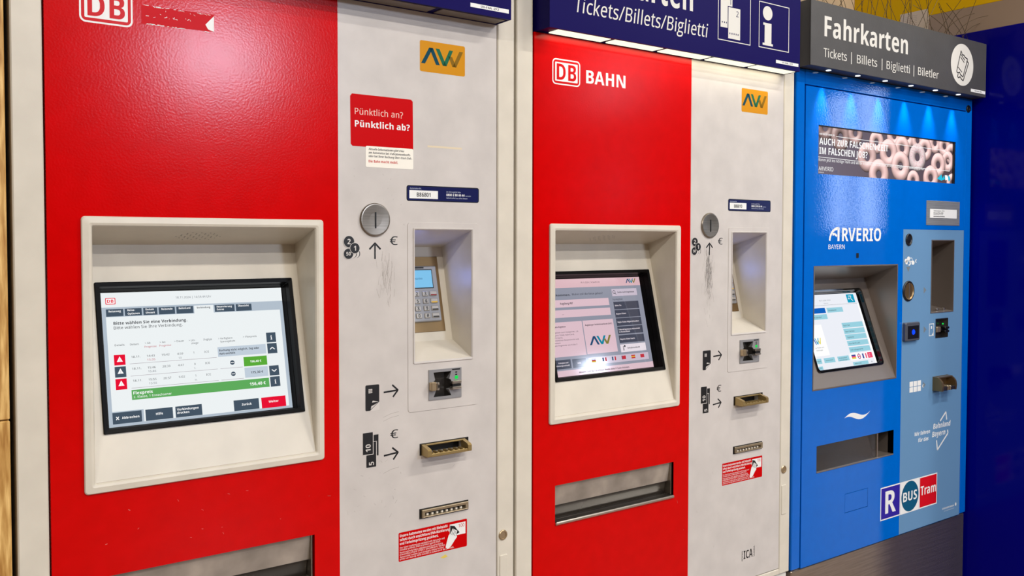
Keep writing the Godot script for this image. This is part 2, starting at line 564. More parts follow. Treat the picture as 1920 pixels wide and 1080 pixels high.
func blue_machine_screen(k: Ink):
	var page := glow("display_bright", Color(0.93, 0.94, 0.97), 1.0)
	var white := glow("display_white", Color(1, 1, 1), 1.0)
	var sky := glow("display_sky", Color(0.60, 0.82, 0.88), 1.0)
	var blue := glow("display_blue", Color(0.05, 0.38, 0.75), 1.0)
	var teal := glow("display_cyan", Color(0.08, 0.62, 0.76), 1.0)
	var ink_c := glow("display_ink", Color(0.18, 0.19, 0.22), 1.0)
	var soft := glow("display_soft_ink", Color(0.45, 0.47, 0.5), 1.0)
	var red := glow("display_flag_rose", Color(0.93, 0.30, 0.45), 1.0)
	var navy := glow("display_flag_navy", Color(0.2, 0.3, 0.6), 1.0)
	var lemon := glow("display_flag_lemon", Color(0.9, 0.85, 0.3), 1.0)
	k.rect(page, 0, 0, 1000, 720)
	k.up()
	k.rect(white, 0, 108, 60, 720)
	k.rect(white, 970, 108, 1000, 720)
	k.rect(soft, 0, 106, 968, 108)
	k.rect(teal, 821, 12, 947, 97)
	k.rect(blue, 40, 132, 412, 183)
	k.rect(sky, 438, 135, 699, 183)
	k.rect(sky, 40, 195, 413, 243)
	k.rect(white, 20, 292, 278, 590)
	for y in [294, 355, 413, 475, 538]: k.rect(sky, 608, y, 960, y + 51)
	for b in [[20, 125], [163, 335], [380, 565]]: k.rect(sky, b[0], 613, b[1], 660)
	k.rect(sky, 603, 684, 859, 718)
	k.rect(sky, 20, 686, 116, 718)
	k.rect(white, 585, 600, 968, 668)
	k.up()
	for i in 3: k.rect([navy, red, lemon][i], 611, 613 + i * 14, 680, 627 + i * 14)
	for i in 12: k.disc(navy if i % 2 else red, Vector2(735, 635) + Vector2(cos(TAU * i / 12), sin(TAU * i / 12)) * 22, 6)
	k.line(red, Vector2(715, 635), Vector2(755, 635), 10)
	k.rect(navy, 790, 612, 815, 660)
	k.rect(red, 842, 612, 862, 660)
	k.rect(red, 880, 606, 960, 662)
	k.path(white, [Vector2(850, 30), Vector2(900, 30), Vector2(885, 55), Vector2(915, 80)], 7)
	k.text(white, "ab", 838, 62, -18, 0, true)
	k.text(soft, "18.11.2024 14:54", 356, 66, -14, 185)
	k.text(soft, "Bayern VU", 420, 94, -10, 70)
	k.text(ink_c, "Monatskarten", 460, 168, -15, 130)
	k.text(ink_c, "zum Bahnhof", 180, 228, -14, 140)
	var rows := ["Bayern-Ticket", "Bayern-Ticket Nacht", "Tageskarten", "Quer-durchs-Land", "Fahrradtageskarte"]
	for i in 5: k.text(ink_c, rows[i], 630, 328 + [0, 61, 119, 181, 244][i], -14, [105, 155, 115, 185, 205][i])
	avv_logo(k, blue, teal, lemon, 60, 478, 150, -60)
	k.text(ink_c, "zu Tickets und", 86, 515, -11, 134)
	k.text(ink_c, "Verbindungen", 90, 540, -11, 100)
	for e in [["Verbund", 40, 642, 70], ["Stadtverkehr", 185, 642, 120], ["Fahrplanauskunft", 400, 636, 130], ["Verbindungen", 400, 656, 130], ["Weitere Ziele", 630, 706, 110], ["Zurück", 35, 706, 65]]:
		k.text(ink_c, e[0], e[1], e[2], -11, e[3])
	k.text(white, "C", 902, 648, -26, 0, true)
	k.text(ink_c, "+", 912, 712, -22, 0, true)

# ------------------------------------------------------------------ a display sunk into a sloping face
func display(parent: Node3D, sl: Transform3D, x0: float, x1: float, s0: float, s1: float, w: float, deep: float, ring_mat: Material, draw: Callable, a0: float, a1: float, b0: float, b1: float, radius := 2.0):
	var f := MB.new(ring_mat, sl)
	f.loft([ring(x0, -s1, x1, -s0, radius, 0), ring(x0, -s1, x1, -s0, radius, 3), ring(x0 + 1, -s1 + 1, x1 - 1, -s0 - 1, radius, 4), ring(x0 + w, -s1 + w, x1 - w, -s0 - w, radius, 3.2), ring(x0 + w + 1, -s1 + w + 1, x1 - w - 1, -s0 - w - 1, radius, -deep * 0.5), ring(x0 + w + 1.5, -s1 + w + 1.5, x1 - w - 1.5, -s0 - w - 1.5, radius, -deep * 0.5), ring(a0 - 1, -b1 - 1, a1 + 1, -b0 + 1, 0.5, -deep - 0.2)])
	part(f, "display_frame", parent)
	var d := ui(sl.translated_local(Vector3(0, 0, -deep * 0.001)), a0, b0, a1 - a0, b1 - b0)
	draw.call(d)
	part(d, "display", parent, "lit touch screen")

# ------------------------------------------------------------------ the red and grey ticket machine
func red_machine(at: Vector3, dx: float, cfg: Dictionary) -> Node3D:
	var o := thing("ticket_machine", cfg.label, "ticket machine", at)
	var cream: StandardMaterial3D = M.cream
	var black: StandardMaterial3D = M.black

	var c := MB.new(cream, face())
	c.box(v(-99, -1003, -420), v(-53.5, 720, 0), 0.002)
	c.box(v(844, -1003, -420), v(889, 720, 0), 0.002)
	c.box(v(-53.5, 662, -420), v(844, 720, 0), 0.002)
	c.box(v(-53.5, -1003, -420), v(844, -987, 0), 0.002)
	c.box(v(-53.5, -987, -420), v(844, 662, -400))
	part(c, "casing", o, "cream sheet metal casing")
	var pl := MB.new(M.plinth, face())
	pl.box(v(-96, -1358, -400), v(886, -1006, -6), 0.003)
	part(pl, "plinth", o)

	var sx0 := 17.0 + dx
	var sx1 := 413.0 + dx
	var r := MB.new(M.red, face())
	r.sheet(-0.0505, -0.984, 0.463, 0.4325, -0.02, 0.0, [mm(sx0 - 3, -453, sx1 + 3, -14), mm(17 + dx * 0.5, -705, 410 + dx * 0.5, -612)])
	part(r, "red_panel", o)
	var g := MB.new(M.grey, face())
	g.sheet(0.4631, -0.984, 0.8405, 0.4325, -0.02, 0.0, [mm(630 + dx, -296, 778 + dx, -14), mm(675 + dx, -372, 723 + dx, -316), mm(655 + dx, -488, 752 + dx, -470), mm(652 + dx, -621, 760 + dx, -607)])
	part(g, "grey_panel", o)

	# screen surround, its sloping recess and the display
	var b := MB.new(M.cream, face())
	var e := 0.0 + dx
	b.loft([ring(e, -467, 430 + e, 0, 6, 0), ring(e, -467, 430 + e, 0, 6, 3), ring(e + 1.5, -465.5, 428.5 + e, -1.5, 6, 5), ring(e + 11, -456, 419 + e, -11, 4, 6), ring(e + 15, -452, 415 + e, -15, 3, 4.5), ring(e + 17, -450, 413 + e, -17, 2, 1), ring(e + 17, -450, 413 + e, -17, 2, -0.2)])
	part(b, "screen_surround", o)
	var rc := MB.new(M.cream, face())
	rc.q(v(sx0, -17, 0), v(sx1, -17, 0), v(sx1, -48, -100), v(sx0, -48, -100))
	rc.t(v(sx1, -17, 0), v(sx1, -450, 0), v(sx1, -48, -100))
	rc.t(v(sx0, -450, 0), v(sx0, -17, 0), v(sx0, -48, -100))
	var sl := slope(-0.048, -0.100, -0.450, 0.0)
	rc.xf = sl
	rc.sheet(sx0 * 0.001, -0.414, sx1 * 0.001, 0.0, -0.001, 0.0, [mm(39 + dx, -331, 395 + dx, -73)])
	part(rc, "screen_recess", o)
	display(o, sl, 35 + dx, 399 + dx, 69, 335, 8, 26, M.screen_frame, cfg.screen, 50 + dx, 386 + dx, 83, 323)
	var sp := MB.new(black, slope(-0.017, 0.0, -0.048, -0.1, 0.0003))
	for i in 5:
		for j in 11 - absi(i - 2) * 2:
			var cx: float = 207.0 + dx + (j - (10 - absi(i - 2) * 2) / 2.0) * 8.0
			var cy: float = -52.0 + (i - 2) * 9.0 + (j % 2) * 4.0
			sp.xf = slope(-0.017, 0.0, -0.048, -0.1, 0.0003).translated_local(v(cx, cy, 0))
			sp.lathe([Vector2(0.0012, -0.0004), Vector2(0, -0.0004)], 8)
			sp.lathe([Vector2(0.0012, 0.0004), Vector2(0, 0.0004)], 8)
	part(sp, "speaker_holes", o).set_meta("kind", "stuff")

	# coin slot
	var cs := MB.new(M.steel, face().translated_local(v(542 + dx, 2, 0)))
	cs.lathe([Vector2(0.0335, 0), Vector2(0.0335, 0.003), Vector2(0.032, 0.0048), Vector2(0.030, 0.005), Vector2(0.014, 0.0041), Vector2(0, 0.0039)], 48)
	var coin := part(cs, "coin_slot", o, "round brushed metal coin slot")
	var slit := MB.new(black, cs.xf)
	slit.box(v(-1.5, -17, 3.6), v(1.5, 15, 5.2), 0.0003)
	part(slit, "slit", coin)

	# pin pad niche
	var np := MB.new(M.grey, face())
	np.loft([ring(617 + dx, -397, 792 + dx, -2, 6, 0), ring(617.5 + dx, -396.5, 791.5 + dx, -2.5, 6, 1.2)])
	np.sheet(0.0 + (622 + dx) * 0.001, -0.391, (787 + dx) * 0.001, -0.0085, 0.0006, 0.0012, [mm(632 + dx, -294, 776 + dx, -16), mm(676 + dx, -371, 722 + dx, -317)])
	np.loft([ring(617.5 + dx, -396.5, 791.5 + dx, -2.5, 6, 1.2), ring(622 + dx, -391, 787 + dx, -8.5, 0.2, 1.2)])
	np.loft([ring(629 + dx, -297, 779 + dx, -13, 3, 1.2), ring(630 + dx, -296, 778 + dx, -14, 3, 3.2), ring(632 + dx, -294, 776 + dx, -16, 2, 3), ring(634 + dx, -292, 774 + dx, -18, 1, 0.5), ring(634 + dx, -292, 774 + dx, -18, 1, -0.2)])
	part(np, "niche_plate", o)
	var n0 := 634.0 + dx
	var n1 := 774.0 + dx
	var ni := MB.new(M.cream, face())
	ni.q(v(n0, -18, 0), v(n1, -18, 0), v(n1, -54, -124), v(n0, -54, -124))
	ni.q(v(n0, -54, -124), v(n1, -54, -124), v(n1, -260, -76), v(n0, -260, -76))
	ni.q(v(n0, -260, -76), v(n1, -260, -76), v(n1, -292, 0), v(n0, -292, 0))
	ni.q(v(n1, -18, 0), v(n1, -292, 0), v(n1, -260, -76), v(n1, -54, -124))
	ni.q(v(n0, -292, 0), v(n0, -18, 0), v(n0, -54, -124), v(n0, -260, -76))
	part(ni, "pin_pad_niche", o)
	var ks := slope(-0.054, -0.124, -0.260, -0.076)
	var pp := MB.new(M.bronze, ks)
	pp.box(v(650 + dx, -192, 0), v(758 + dx, -23, 2), 0.0006)
	pp.m = M.device
	pp.box(v(658 + dx, -170, 2), v(748 + dx, -45, 9), 0.002)
	pp.m = black
	pp.box(v(666 + dx, -96, 8), v(736 + dx, -53, 9.4), 0.0003)
	pp.box(v(690 + dx, -51, 8), v(716 + dx, -47.5, 9.2), 0.0002)
	var pad := part(pp, "pin_pad", o, "grey pin pad with silver keys")
	var lcd := Ink.new(null, ks.translated_local(v(0, 0, 9.55)))
	lcd.map = Transform2D(0.0, Vector2(0.001, 0.001), 0.0, Vector2.ZERO)
	lcd.rect(glow("lcd_blue", Color(0.50, 0.76, 0.92), 1.0), 668 + dx, -94, 734 + dx, -55)
	lcd.up()
	lcd.text(glow("lcd_ink", Color(0.25, 0.45, 0.62), 0.7), "Bitte warten", 676 + dx, -76, 4.5)
	part(lcd, "pin_pad_display", pad, "small lit blue screen")
	var ll := AreaLight3D.new()
	ll.name = "pin_pad_light"
	ll.area_size = Vector2(0.066, 0.039)
	ll.light_color = Color(0.45, 0.55, 1.0)
	ll.light_energy = 0.006
	ll.shadow_enabled = true
	ll.transform = ks.translated_local(v(701 + dx, -74.5, 10.5)) * Transform3D(Basis(Vector3.UP, PI), Vector3.ZERO)
	o.add_child(ll)
	var nums := ["1", "2", "3", "4", "5", "6", "7", "8", "9", "*", "0", "#"]
	for rr in 4:
		for cc in 4:
			var kx: float = [668.0, 689.5, 711.0, 732.0][cc] + dx
			var ky: float = -108.0 - rr * 16.3
			var kw := 7.0 if cc < 3 else 9.0
			var kb := MB.new(M.key, ks)
			kb.box(v(kx - kw, ky - 5.5, 9), v(kx + kw, ky + 5.5, 12), 0.0012)
			var key := part(kb, "key", pad)
			var kp := Ink.new(null, ks.translated_local(v(0, 0, 12.15)))
			kp.map = lcd.map
			if cc < 3: kp.text(black, nums[rr * 3 + cc], kx, ky - 3.6, 7.2, 0, true, 0.5)
			else: kp.rect([M.key_red, M.key_yellow, M.key_dark, M.key_dark][rr], kx - 7.5, ky - 4.4, kx + 7.5, ky - 1.6)
			part(kp, "key_print", key)

	# card reader
	var cr := MB.new(M.device, face(0.0012))
	cr.sheet((666 + dx) * 0.001, -0.376, (747 + dx) * 0.001, -0.312, 0.0, 0.0022, [mm(677 + dx, -370, 721 + dx, -318)])
	cr.m = M.device_dark
	cr.box(v(677 + dx, -370, -16), v(721 + dx, -318, -15))
	cr.q(v(721 + dx, -370, 2), v(721 + dx, -318, 2), v(714 + dx, -318, -15), v(714 + dx, -370, -15))
	cr.q(v(677 + dx, -318, 2), v(677 + dx, -370, 2), v(684 + dx, -370, -15), v(684 + dx, -318, -15))
	cr.q(v(677 + dx, -318, 2), v(684 + dx, -318, -15), v(721 + dx, -318, -15), v(721 + dx, -318, 2))
	cr.q(v(677 + dx, -370, 2), v(721 + dx, -370, 2), v(721 + dx, -370, -15), v(677 + dx, -370, -15))
	cr.m = M.device
	cr.prism([v2(677 + dx, -318), v2(681 + dx, -334), v2(677 + dx, -337)], -0.01, 0.0022)
	cr.prism([v2(721 + dx, -318), v2(721 + dx, -337), v2(716 + dx, -334)], -0.01, 0.0022)
	cr.prism([v2(677 + dx, -370), v2(677 + dx, -353), v2(683 + dx, -357)], -0.01, 0.0022)
	cr.prism([v2(721 + dx, -370), v2(715 + dx, -357), v2(721 + dx, -353)], -0.01, 0.0022)
	var reader := part(cr, "card_reader", o, "silver card reader with a green light")
	var jaw := MB.new(M.bronze_light, face(0.0012))
	jaw.box(v(666 + dx, -355, 2), v(679 + dx, -337, 13), 0.0015)
	jaw.m = M.steel_light
	jaw.box(v(679 + dx, -354, 2), v(686 + dx, -338, 14), 0.0015)
	jaw.m = M.device_dark
	jaw.box(v(681 + dx, -349, 13.2), v(685 + dx, -343, 14.3))
	part(jaw, "jaw", reader)
	var jaw2 := MB.new(M.steel_light, face(0.0012))
	jaw2.box(v(717 + dx, -345, 2), v(741 + dx, -337.5, 14), 0.0018)
	jaw2.box(v(717 + dx, -356, 2), v(741 + dx, -350, 14), 0.0018)
	jaw2.m = black
	jaw2.box(v(718 + dx, -350, 2), v(739 + dx, -345, 12.5))
	part(jaw2, "jaw", reader)
	var bits := Ink.new(null, face(0.0036))
	bits.map = lcd.map
	for y in [-320.0, -325.0]: bits.rect(black, 731 + dx, y - 2.6, 736 + dx, y)
	bits.rect(black, 723 + dx, -316.5, 743 + dx, -313.8)
	part(bits, "reader_print", reader)
	var led := MB.new(M.green_led, face(0.0034))
	led.box(v(730 + dx, -335.5, 0), v(737.5 + dx, -329, 1.2), 0.0004)
	part(led, "status_light", reader, "green status light")

	# banknote slot: two cheeks and a ribbed tray between them
	var bn := MB.new(black, face())
	bn.sheet((645 + dx) * 0.001, -0.490, (766 + dx) * 0.001, -0.4655, 0.0, 0.0015, [mm(655 + dx, -488, 752 + dx, -470)])
	bn.box(v(655 + dx, -488, -18), v(752 + dx, -470, -16))
	bn.m = M.brass
	for x in [648.0, 747.0]:
		bn.xf = face() * Transform3D(Basis(Vector3.UP, -PI / 2), v(x + dx + 9, 0, 0)) 
		# outline in (z, y)
		bn.prism([v2(1, -489), v2(29, -489), v2(30, -487), v2(30, -476), v2(26, -473), v2(1, -467)], 0.0, 0.009)
	bn.xf = face()
	bn.box(v(656 + dx, -489.5, 1), v(748 + dx, -486, 28), 0.001)
	bn.box(v(656 + dx, -489.5, 26), v(748 + dx, -483, 29), 0.001)
	bn.box(v(656 + dx, -470, 0), v(748 + dx, -467, 8), 0.0008)
	var note := part(bn, "banknote_slot", o, "brass coloured banknote slot")
	for i in 7:
		var rb := MB.new(M.brass, face())
		rb.box(v(662 + dx + i * 12.5, -486, 2), v(668 + dx + i * 12.5, -482.5, 24), 0.001)
		part(rb, "rib", note)

	# change and receipt slot
	var rs := MB.new(M.brass_grey, face())
	rs.m = black
	rs.sheet((644 + dx) * 0.001, -0.6245, (766 + dx) * 0.001, -0.6035, 0.0, 0.0012, [mm(652 + dx, -621, 760 + dx, -607)])
	rs.box(v(652 + dx, -621, -19), v(760 + dx, -607, -17))
	rs.m = M.brass_grey
	rs.loft([ring(648 + dx, -622, 764 + dx, -605.5, 1, 1), ring(648 + dx, -622, 764 + dx, -605.5, 1, 5), ring(649 + dx, -621, 763 + dx, -606.5, 1, 6), ring(655 + dx, -620, 757 + dx, -611.5, 1, 5), ring(656 + dx, -619, 756 + dx, -612, 1, -6)])
	var rslot := part(rs, "receipt_slot", o)
	for i in 8:
		var th := MB.new(M.teeth, face())
		th.box(v(661 + dx + i * 12, -619.5, -4), v(666 + dx + i * 12, -615, 1.5), 0.0006)
		part(th, "tooth", rslot)

	# output tray
	var t0 := 17.0 + dx * 0.5
	var t1 := 410.0 + dx * 0.5
	var tr := MB.new(M.tray_steel, face())
	tr.q(v(t0, -664, -16), v(t1 - 6, -664, -16), v(t1 - 6, -612, -7), v(t0, -612, -7))
	tr.q(v(t0, -612, 0), v(t1, -612, 0), v(t1, -612, -30), v(t0, -612, -30))
	tr.q(v(t1, -612, 0), v(t1, -705, 0), v(t1, -705, -300), v(t1, -612, -300))
	tr.q(v(t0, -705, 0), v(t0, -612, 0), v(t0, -612, -300), v(t0, -705, -300))
	tr.q(v(t0, -703, -300), v(t1, -703, -300), v(t1, -703, 0), v(t0, -703, 0))
	tr.q(v(t0, -705, -300), v(t1, -705, -300), v(t1, -612, -300), v(t0, -612, -300))
	tr.q(v(t0, -655, -300), v(t1, -655, -300), v(t1, -655, -16), v(t0, -655, -16))
	var tray := part(tr, "output_tray", o)
	var fl := MB.new(M.smoked, face())
	fl.q(v(t0 + 3, -699, -28), v(t1 - 7, -699, -28), v(t1 - 7, -655, -19), v(t0 + 3, -655, -19))
	fl.q(v(t0 + 3, -655, -22), v(t1 - 7, -655, -22), v(t1 - 7, -699, -31), v(t0 + 3, -699, -31))
	part(fl, "flap", tray, "smoked plastic flap")
	var lip := MB.new(M.steel_light, face())
	lip.box(v(t0, -706, -20), v(t1, -698, 5), 0.0022)
	part(lip, "lip", tray)
	var jm := MB.new(M.steel, face())
	jm.box(v(t1 - 6, -697, -30), v(t1 - 3, -613, -4), 0.0006)
	part(jm, "guide_rail", tray)

	# lock and latch on the right post
	var lk := MB.new(M.bronze_light, face().translated_local(v(859, -699, 0)))
	lk.lathe([Vector2(0.0115, 0), Vector2(0.0115, 0.0015), Vector2(0.010, 0.003), Vector2(0.0078, 0.003), Vector2(0.0072, 0.0015), Vector2(0, 0.0018)], 28)
	part(lk, "lock", o)
	var la := MB.new(cream, face())
	la.loft([ring(850, -830, 871, -744, 3, 0), ring(850.4, -829.6, 870.6, -744.4, 3, 1.6), ring(851.4, -828.6, 869.6, -745.4, 3, 2.0), ring(860, -787.2, 861, -786.8, 0.2, 2.0)])
	part(la, "latch", o)

	# print on the front
	var k := ink()
	for q3 in [Vector2(501, -66), Vector2(494, -66)]:
		k.disc(M.print_black, q3 + Vector2(dx, 0), 8.6)
		k.up()
		k.disc(M.grey_print, q3 + Vector2(dx - 2.0, 0), 8.8)
		k.up()
	for q4 in [[Vector2(484, -66), 10.2, "50", 7.0], [Vector2(485, -42), 11.2, "2", 10.5], [Vector2(497.5, -55), 10.2, "1", 9.5]]:
		k.disc(M.grey_print, q4[0] + Vector2(dx, 0), q4[1] + 0.9)
		k.up()
		k.disc(M.print_black, q4[0] + Vector2(dx, 0), q4[1])
		k.up()
		k.text(M.grey_print, q4[2], q4[0].x + dx, q4[0].y - q4[3] / 2.0, q4[3], 0, true, 0.5)
	part(k, "coin_pictogram", o)
	k = ink()
	arrow(k, M.print_black, Vector2(542.5 + dx, -77), Vector2(542.5 + dx, -45), 12.5, 3.6)
	part(k, "arrow_print", o)
	for y in [-49.0, -446.0]:
		k = ink()
		k.text(M.print_black, "€", 576 + dx, y, 18, 18.5)
		part(k, "euro_print", o)
	k = ink()
	k.rrect(M.print_black, 520 + dx, -383, 551 + dx, -331, 2.5)
	k.up()
	for i in 3:
		for j in 3: k.rect(M.grey_print, 527 + dx + i * 3, -341.5 - j * 3, 529.3 + dx + i * 3, -339.2 - j * 3)
	k.poly(M.grey_print, [Vector2(551.5 + dx, -383.5), Vector2(551.5 + dx, -366), Vector2(530 + dx, -383.5)])
	k.up()
	k.poly(M.print_black, [Vector2(549 + dx, -366.5), Vector2(529.5 + dx, -382.5), Vector2(534 + dx, -366)])
	k.up()
	k.poly(M.grey_print, [Vector2(548 + dx, -367.5), Vector2(531.5 + dx, -380.5), Vector2(533 + dx, -374), Vector2(541.5 + dx, -371)])
	k.poly(M.grey_print, [Vector2(549 + dx, -366.0), Vector2(536 + dx, -363.2), Vector2(534.5 + dx, -366.8)])
	part(k, "card_pictogram", o)
	k = ink()
	arrow(k, M.print_black, Vector2(561 + dx, -349), Vector2(594 + dx, -347), 12.5, 3.6)
	part(k, "arrow_print", o)
	k = ink()
	k.rect(M.print_black, 538 + dx, -476, 549 + dx, -433)
	k.up()
	k.rect(M.grey_print, 521 + dx, -499, 545 + dx, -446)
	k.up()
	k.rect(M.print_black, 521.5 + dx, -498, 543.5 + dx, -447)
	k.up()
	k.rect(M.grey_print, 514 + dx, -472.5, 537.5 + dx, -427)
	k.up()
	k.rect(M.print_black, 514 + dx, -471, 536 + dx, -427)
	k.up()
	k.text(M.grey_print, "10", 531 + dx, -466, 11, 0, true, 0.0, 0.0, PI / 2)
	k.text(M.grey_print, "5", 538 + dx, -494, 11, 0, true, 0.0, 0.0, PI / 2)
	part(k, "banknote_pictogram", o)
	k = ink()
	arrow(k, M.print_black, Vector2(561 + dx, -479), Vector2(594 + dx, -476), 12.5, 3.6)
	part(k, "arrow_print", o)

	# number plate
	k = ink()
	k.rrect(M.plate_rim, 615 + dx, 42, 794 + dx, 74.5, 5)
	k.up()
	k.rrect(M.plate_blue, 617 + dx, 44, 792 + dx, 72.5, 4)
	k.up()
	k.rect(M.print_white, 621.5 + dx, 47.5, 690 + dx, 64.5)
	k.text(M.print_pale, "Automaten-Nr.", 622.5 + dx, 66.8, 3, 28)
	k.text(M.print_pale, "Im Störungsfall bitte", 711 + dx, 62, 3.0, 36)
	k.text(M.print_white, "0800 2 88 66 44", 711 + dx, 54.8, 4.8, 46, true)
	k.text(M.print_pale, "wenden", 759 + dx, 54.8, 2.6, 14)
	k.text(M.print_pale, "Gebührenfrei aus allen Netzen", 711 + dx, 49.2, 3.0, 53)
	k.up()
	k.text(M.print_black, cfg.number, 639 + dx, 51.3, 8.6, 33, true)
	part(k, "number_plate", o, "dark blue number plate")

	# sticker about stained banknotes
	k = ink()
	k.rrect(M.sticker_red, 594.5, -705, 763, -644.5, 2.5)
	k.up()
	var ln := [["Unsere Automaten werden mit Diebstahl-", -654, 117, 5.6, true], ["schutz durch unsichtbare DNA-Markierung", -662.2, 121, 5.6, true], ["und Farbeinspritzung gesichert.", -670.4, 93, 5.6, true], ["Our ticket machines are equipped with dye packs and", -678, 108, 3.6, false], ["invisible synthetic DNA to protect against theft.", -682.6, 98, 3.6, false], ["Nasze automaty bilety zabezpieczone przed kradzieżą", -688, 104, 3.6, false], ["niewidocznym DNA i wtryskiem farby.", -692.4, 110, 3.6, false], ["Automatele noastre sunt protejate contra furtului", -697.4, 106, 3.6, false], ["printr-un marcaj ADN invizibil și pulverizare de cerneală.", -702, 132, 3.6, false]]
	for l in ln: k.text(M.print_white, l[0], 597.5, l[1], l[3], l[2], l[4])
	k.rect(M.print_white, 719, -676, 759, -650)
	k.up()
	k.poly(M.print_black, [Vector2(720, -675), Vector2(720, -652), Vector2(731, -655), Vector2(737, -663), Vector2(744, -671), Vector2(730, -676)])
	k.text(M.sticker_red, "100", 741, -660, 7.5, 15)
	k.up()
	k.poly(M.print_white, [Vector2(714, -702), Vector2(708, -697), Vector2(712, -684), Vector2(716, -672), Vector2(722, -668), Vector2(736, -674), Vector2(737, -680), Vector2(731, -686), Vector2(722, -697)])
	k.up()
	for i in 4:
		var f0 := Vector2(721.5 + i * 3.6, -671.5 - i * 1.8)
		k.line(M.print_black, f0, f0 + Vector2(6.5 - i * 0.4, 12.5), 4.4)
	k.up()
	for i in 4:
		var f0 := Vector2(720.5 + i * 3.6, -673.5 - i * 1.8)
		k.line(M.print_white, f0, f0 + Vector2(6.5 - i * 0.4, 13.5), 2.7)
	part(k, "warning_sticker", o, "red sticker with a hand taking a banknote")

	# header sign
	var hs := MB.new(M.sign_blue, face())
	hs.sheet(-0.047, 0.4335, 0.8425, 0.66, 0.048, 0.052)
	hs.box(v(-47, 433.5, -100), v(-43, 660, 48), 0.0005)
	hs.box(v(838.5, 433.5, -100), v(842.5, 660, 48), 0.0005)
	hs.box(v(-43, 656, -100), v(838.5, 660, 48))
	hs.box(v(-43, 433.5, 45), v(838.5, 437, 48))
	hs.box(v(-43, 435, -100), v(838.5, 437, 45))
	hs.box(v(-43, 433, -2), v(838.5, 435, 4))
	var sign := part(hs, "header_sign", o, "dark blue overhead sign box")
	for i in 5:
		var x: float = -14.0 + i * 172.5
		var lp := MB.new(cfg.lamp, face())
		lp.box(v(x, 432.6, 6.5), v(x + 156, 435, 44.5), 0.0005)
		part(lp, "light_panel", sign)
	if cfg.lit:
		var ar := AreaLight3D.new()
		ar.name = "sign_light"
		ar.area_size = Vector2(0.84, 0.038)
		ar.light_color = Color(1.0, 0.95, 0.82)
		ar.light_energy = cfg.lit
		ar.shadow_enabled = true
		ar.rotation_degrees.x = -90
		ar.position = Vector3(0.4, Y0 + 0.4315, 0.026)
		o.add_child(ar)
	k = ink(0.052)
	k.text(M.sign_white, "Fahrkarten", 15, 536, 74, 395, true)
	k.text(M.sign_white, "Tickets/Billets/Biglietti", 22, 478, 34, 440, false, 0.0, 0.13)
	part(k, "sign_lettering", sign)
	k = ink(0.052)
	k.frame(M.sign_white, 503, 479, 631, 604, 2.2)
	k.rect(M.sign_white, 513, 513, 558, 594)
	k.up()
	k.text(M.sign_blue, "1", 546, 574, 17)
	for i in 3: k.rect(M.sign_blue, 518 + i * 8, 524, 521 + i * 8, 528)
	k.rect(M.sign_blue, 540, 485, 590, 570)
	k.up()
	k.rect(M.sign_white, 542.5, 487, 589, 567.5)
	k.up()
	k.text(M.sign_blue, "2", 573, 546, 15)
	for i in 5: k.rect(M.sign_blue, 547.5 + i * 8, 498, 550.5 + i * 8, 502.5)
	part(k, "ticket_pictogram", sign)
	k = ink(0.052)
	k.frame(M.sign_white, 665, 480, 793, 603, 2.2)
	k.disc(M.sign_white, Vector2(701, 574.5), 20, 19)
	k.poly(M.sign_white, [Vector2(681, 488), Vector2(724, 488), Vector2(724, 494), Vector2(717.5, 494), Vector2(717.5, 548), Vector2(683, 548), Vector2(683, 542), Vector2(689, 542), Vector2(689, 494), Vector2(681, 494)])
	part(k, "information_pictogram", sign)
	k = ink(0.052)
	k.rect(M.print_white, 738, 446, 836, 454.5)
	k.up()
	k.text(M.print_black, cfg.tag, 787, 448, 4.6, 46, true, 0.5)
	part(k, "asset_tag", sign)
	return o

func v2(x: float, y: float) -> Vector2:
	return Vector2(x, y) * 0.001
var M := {}

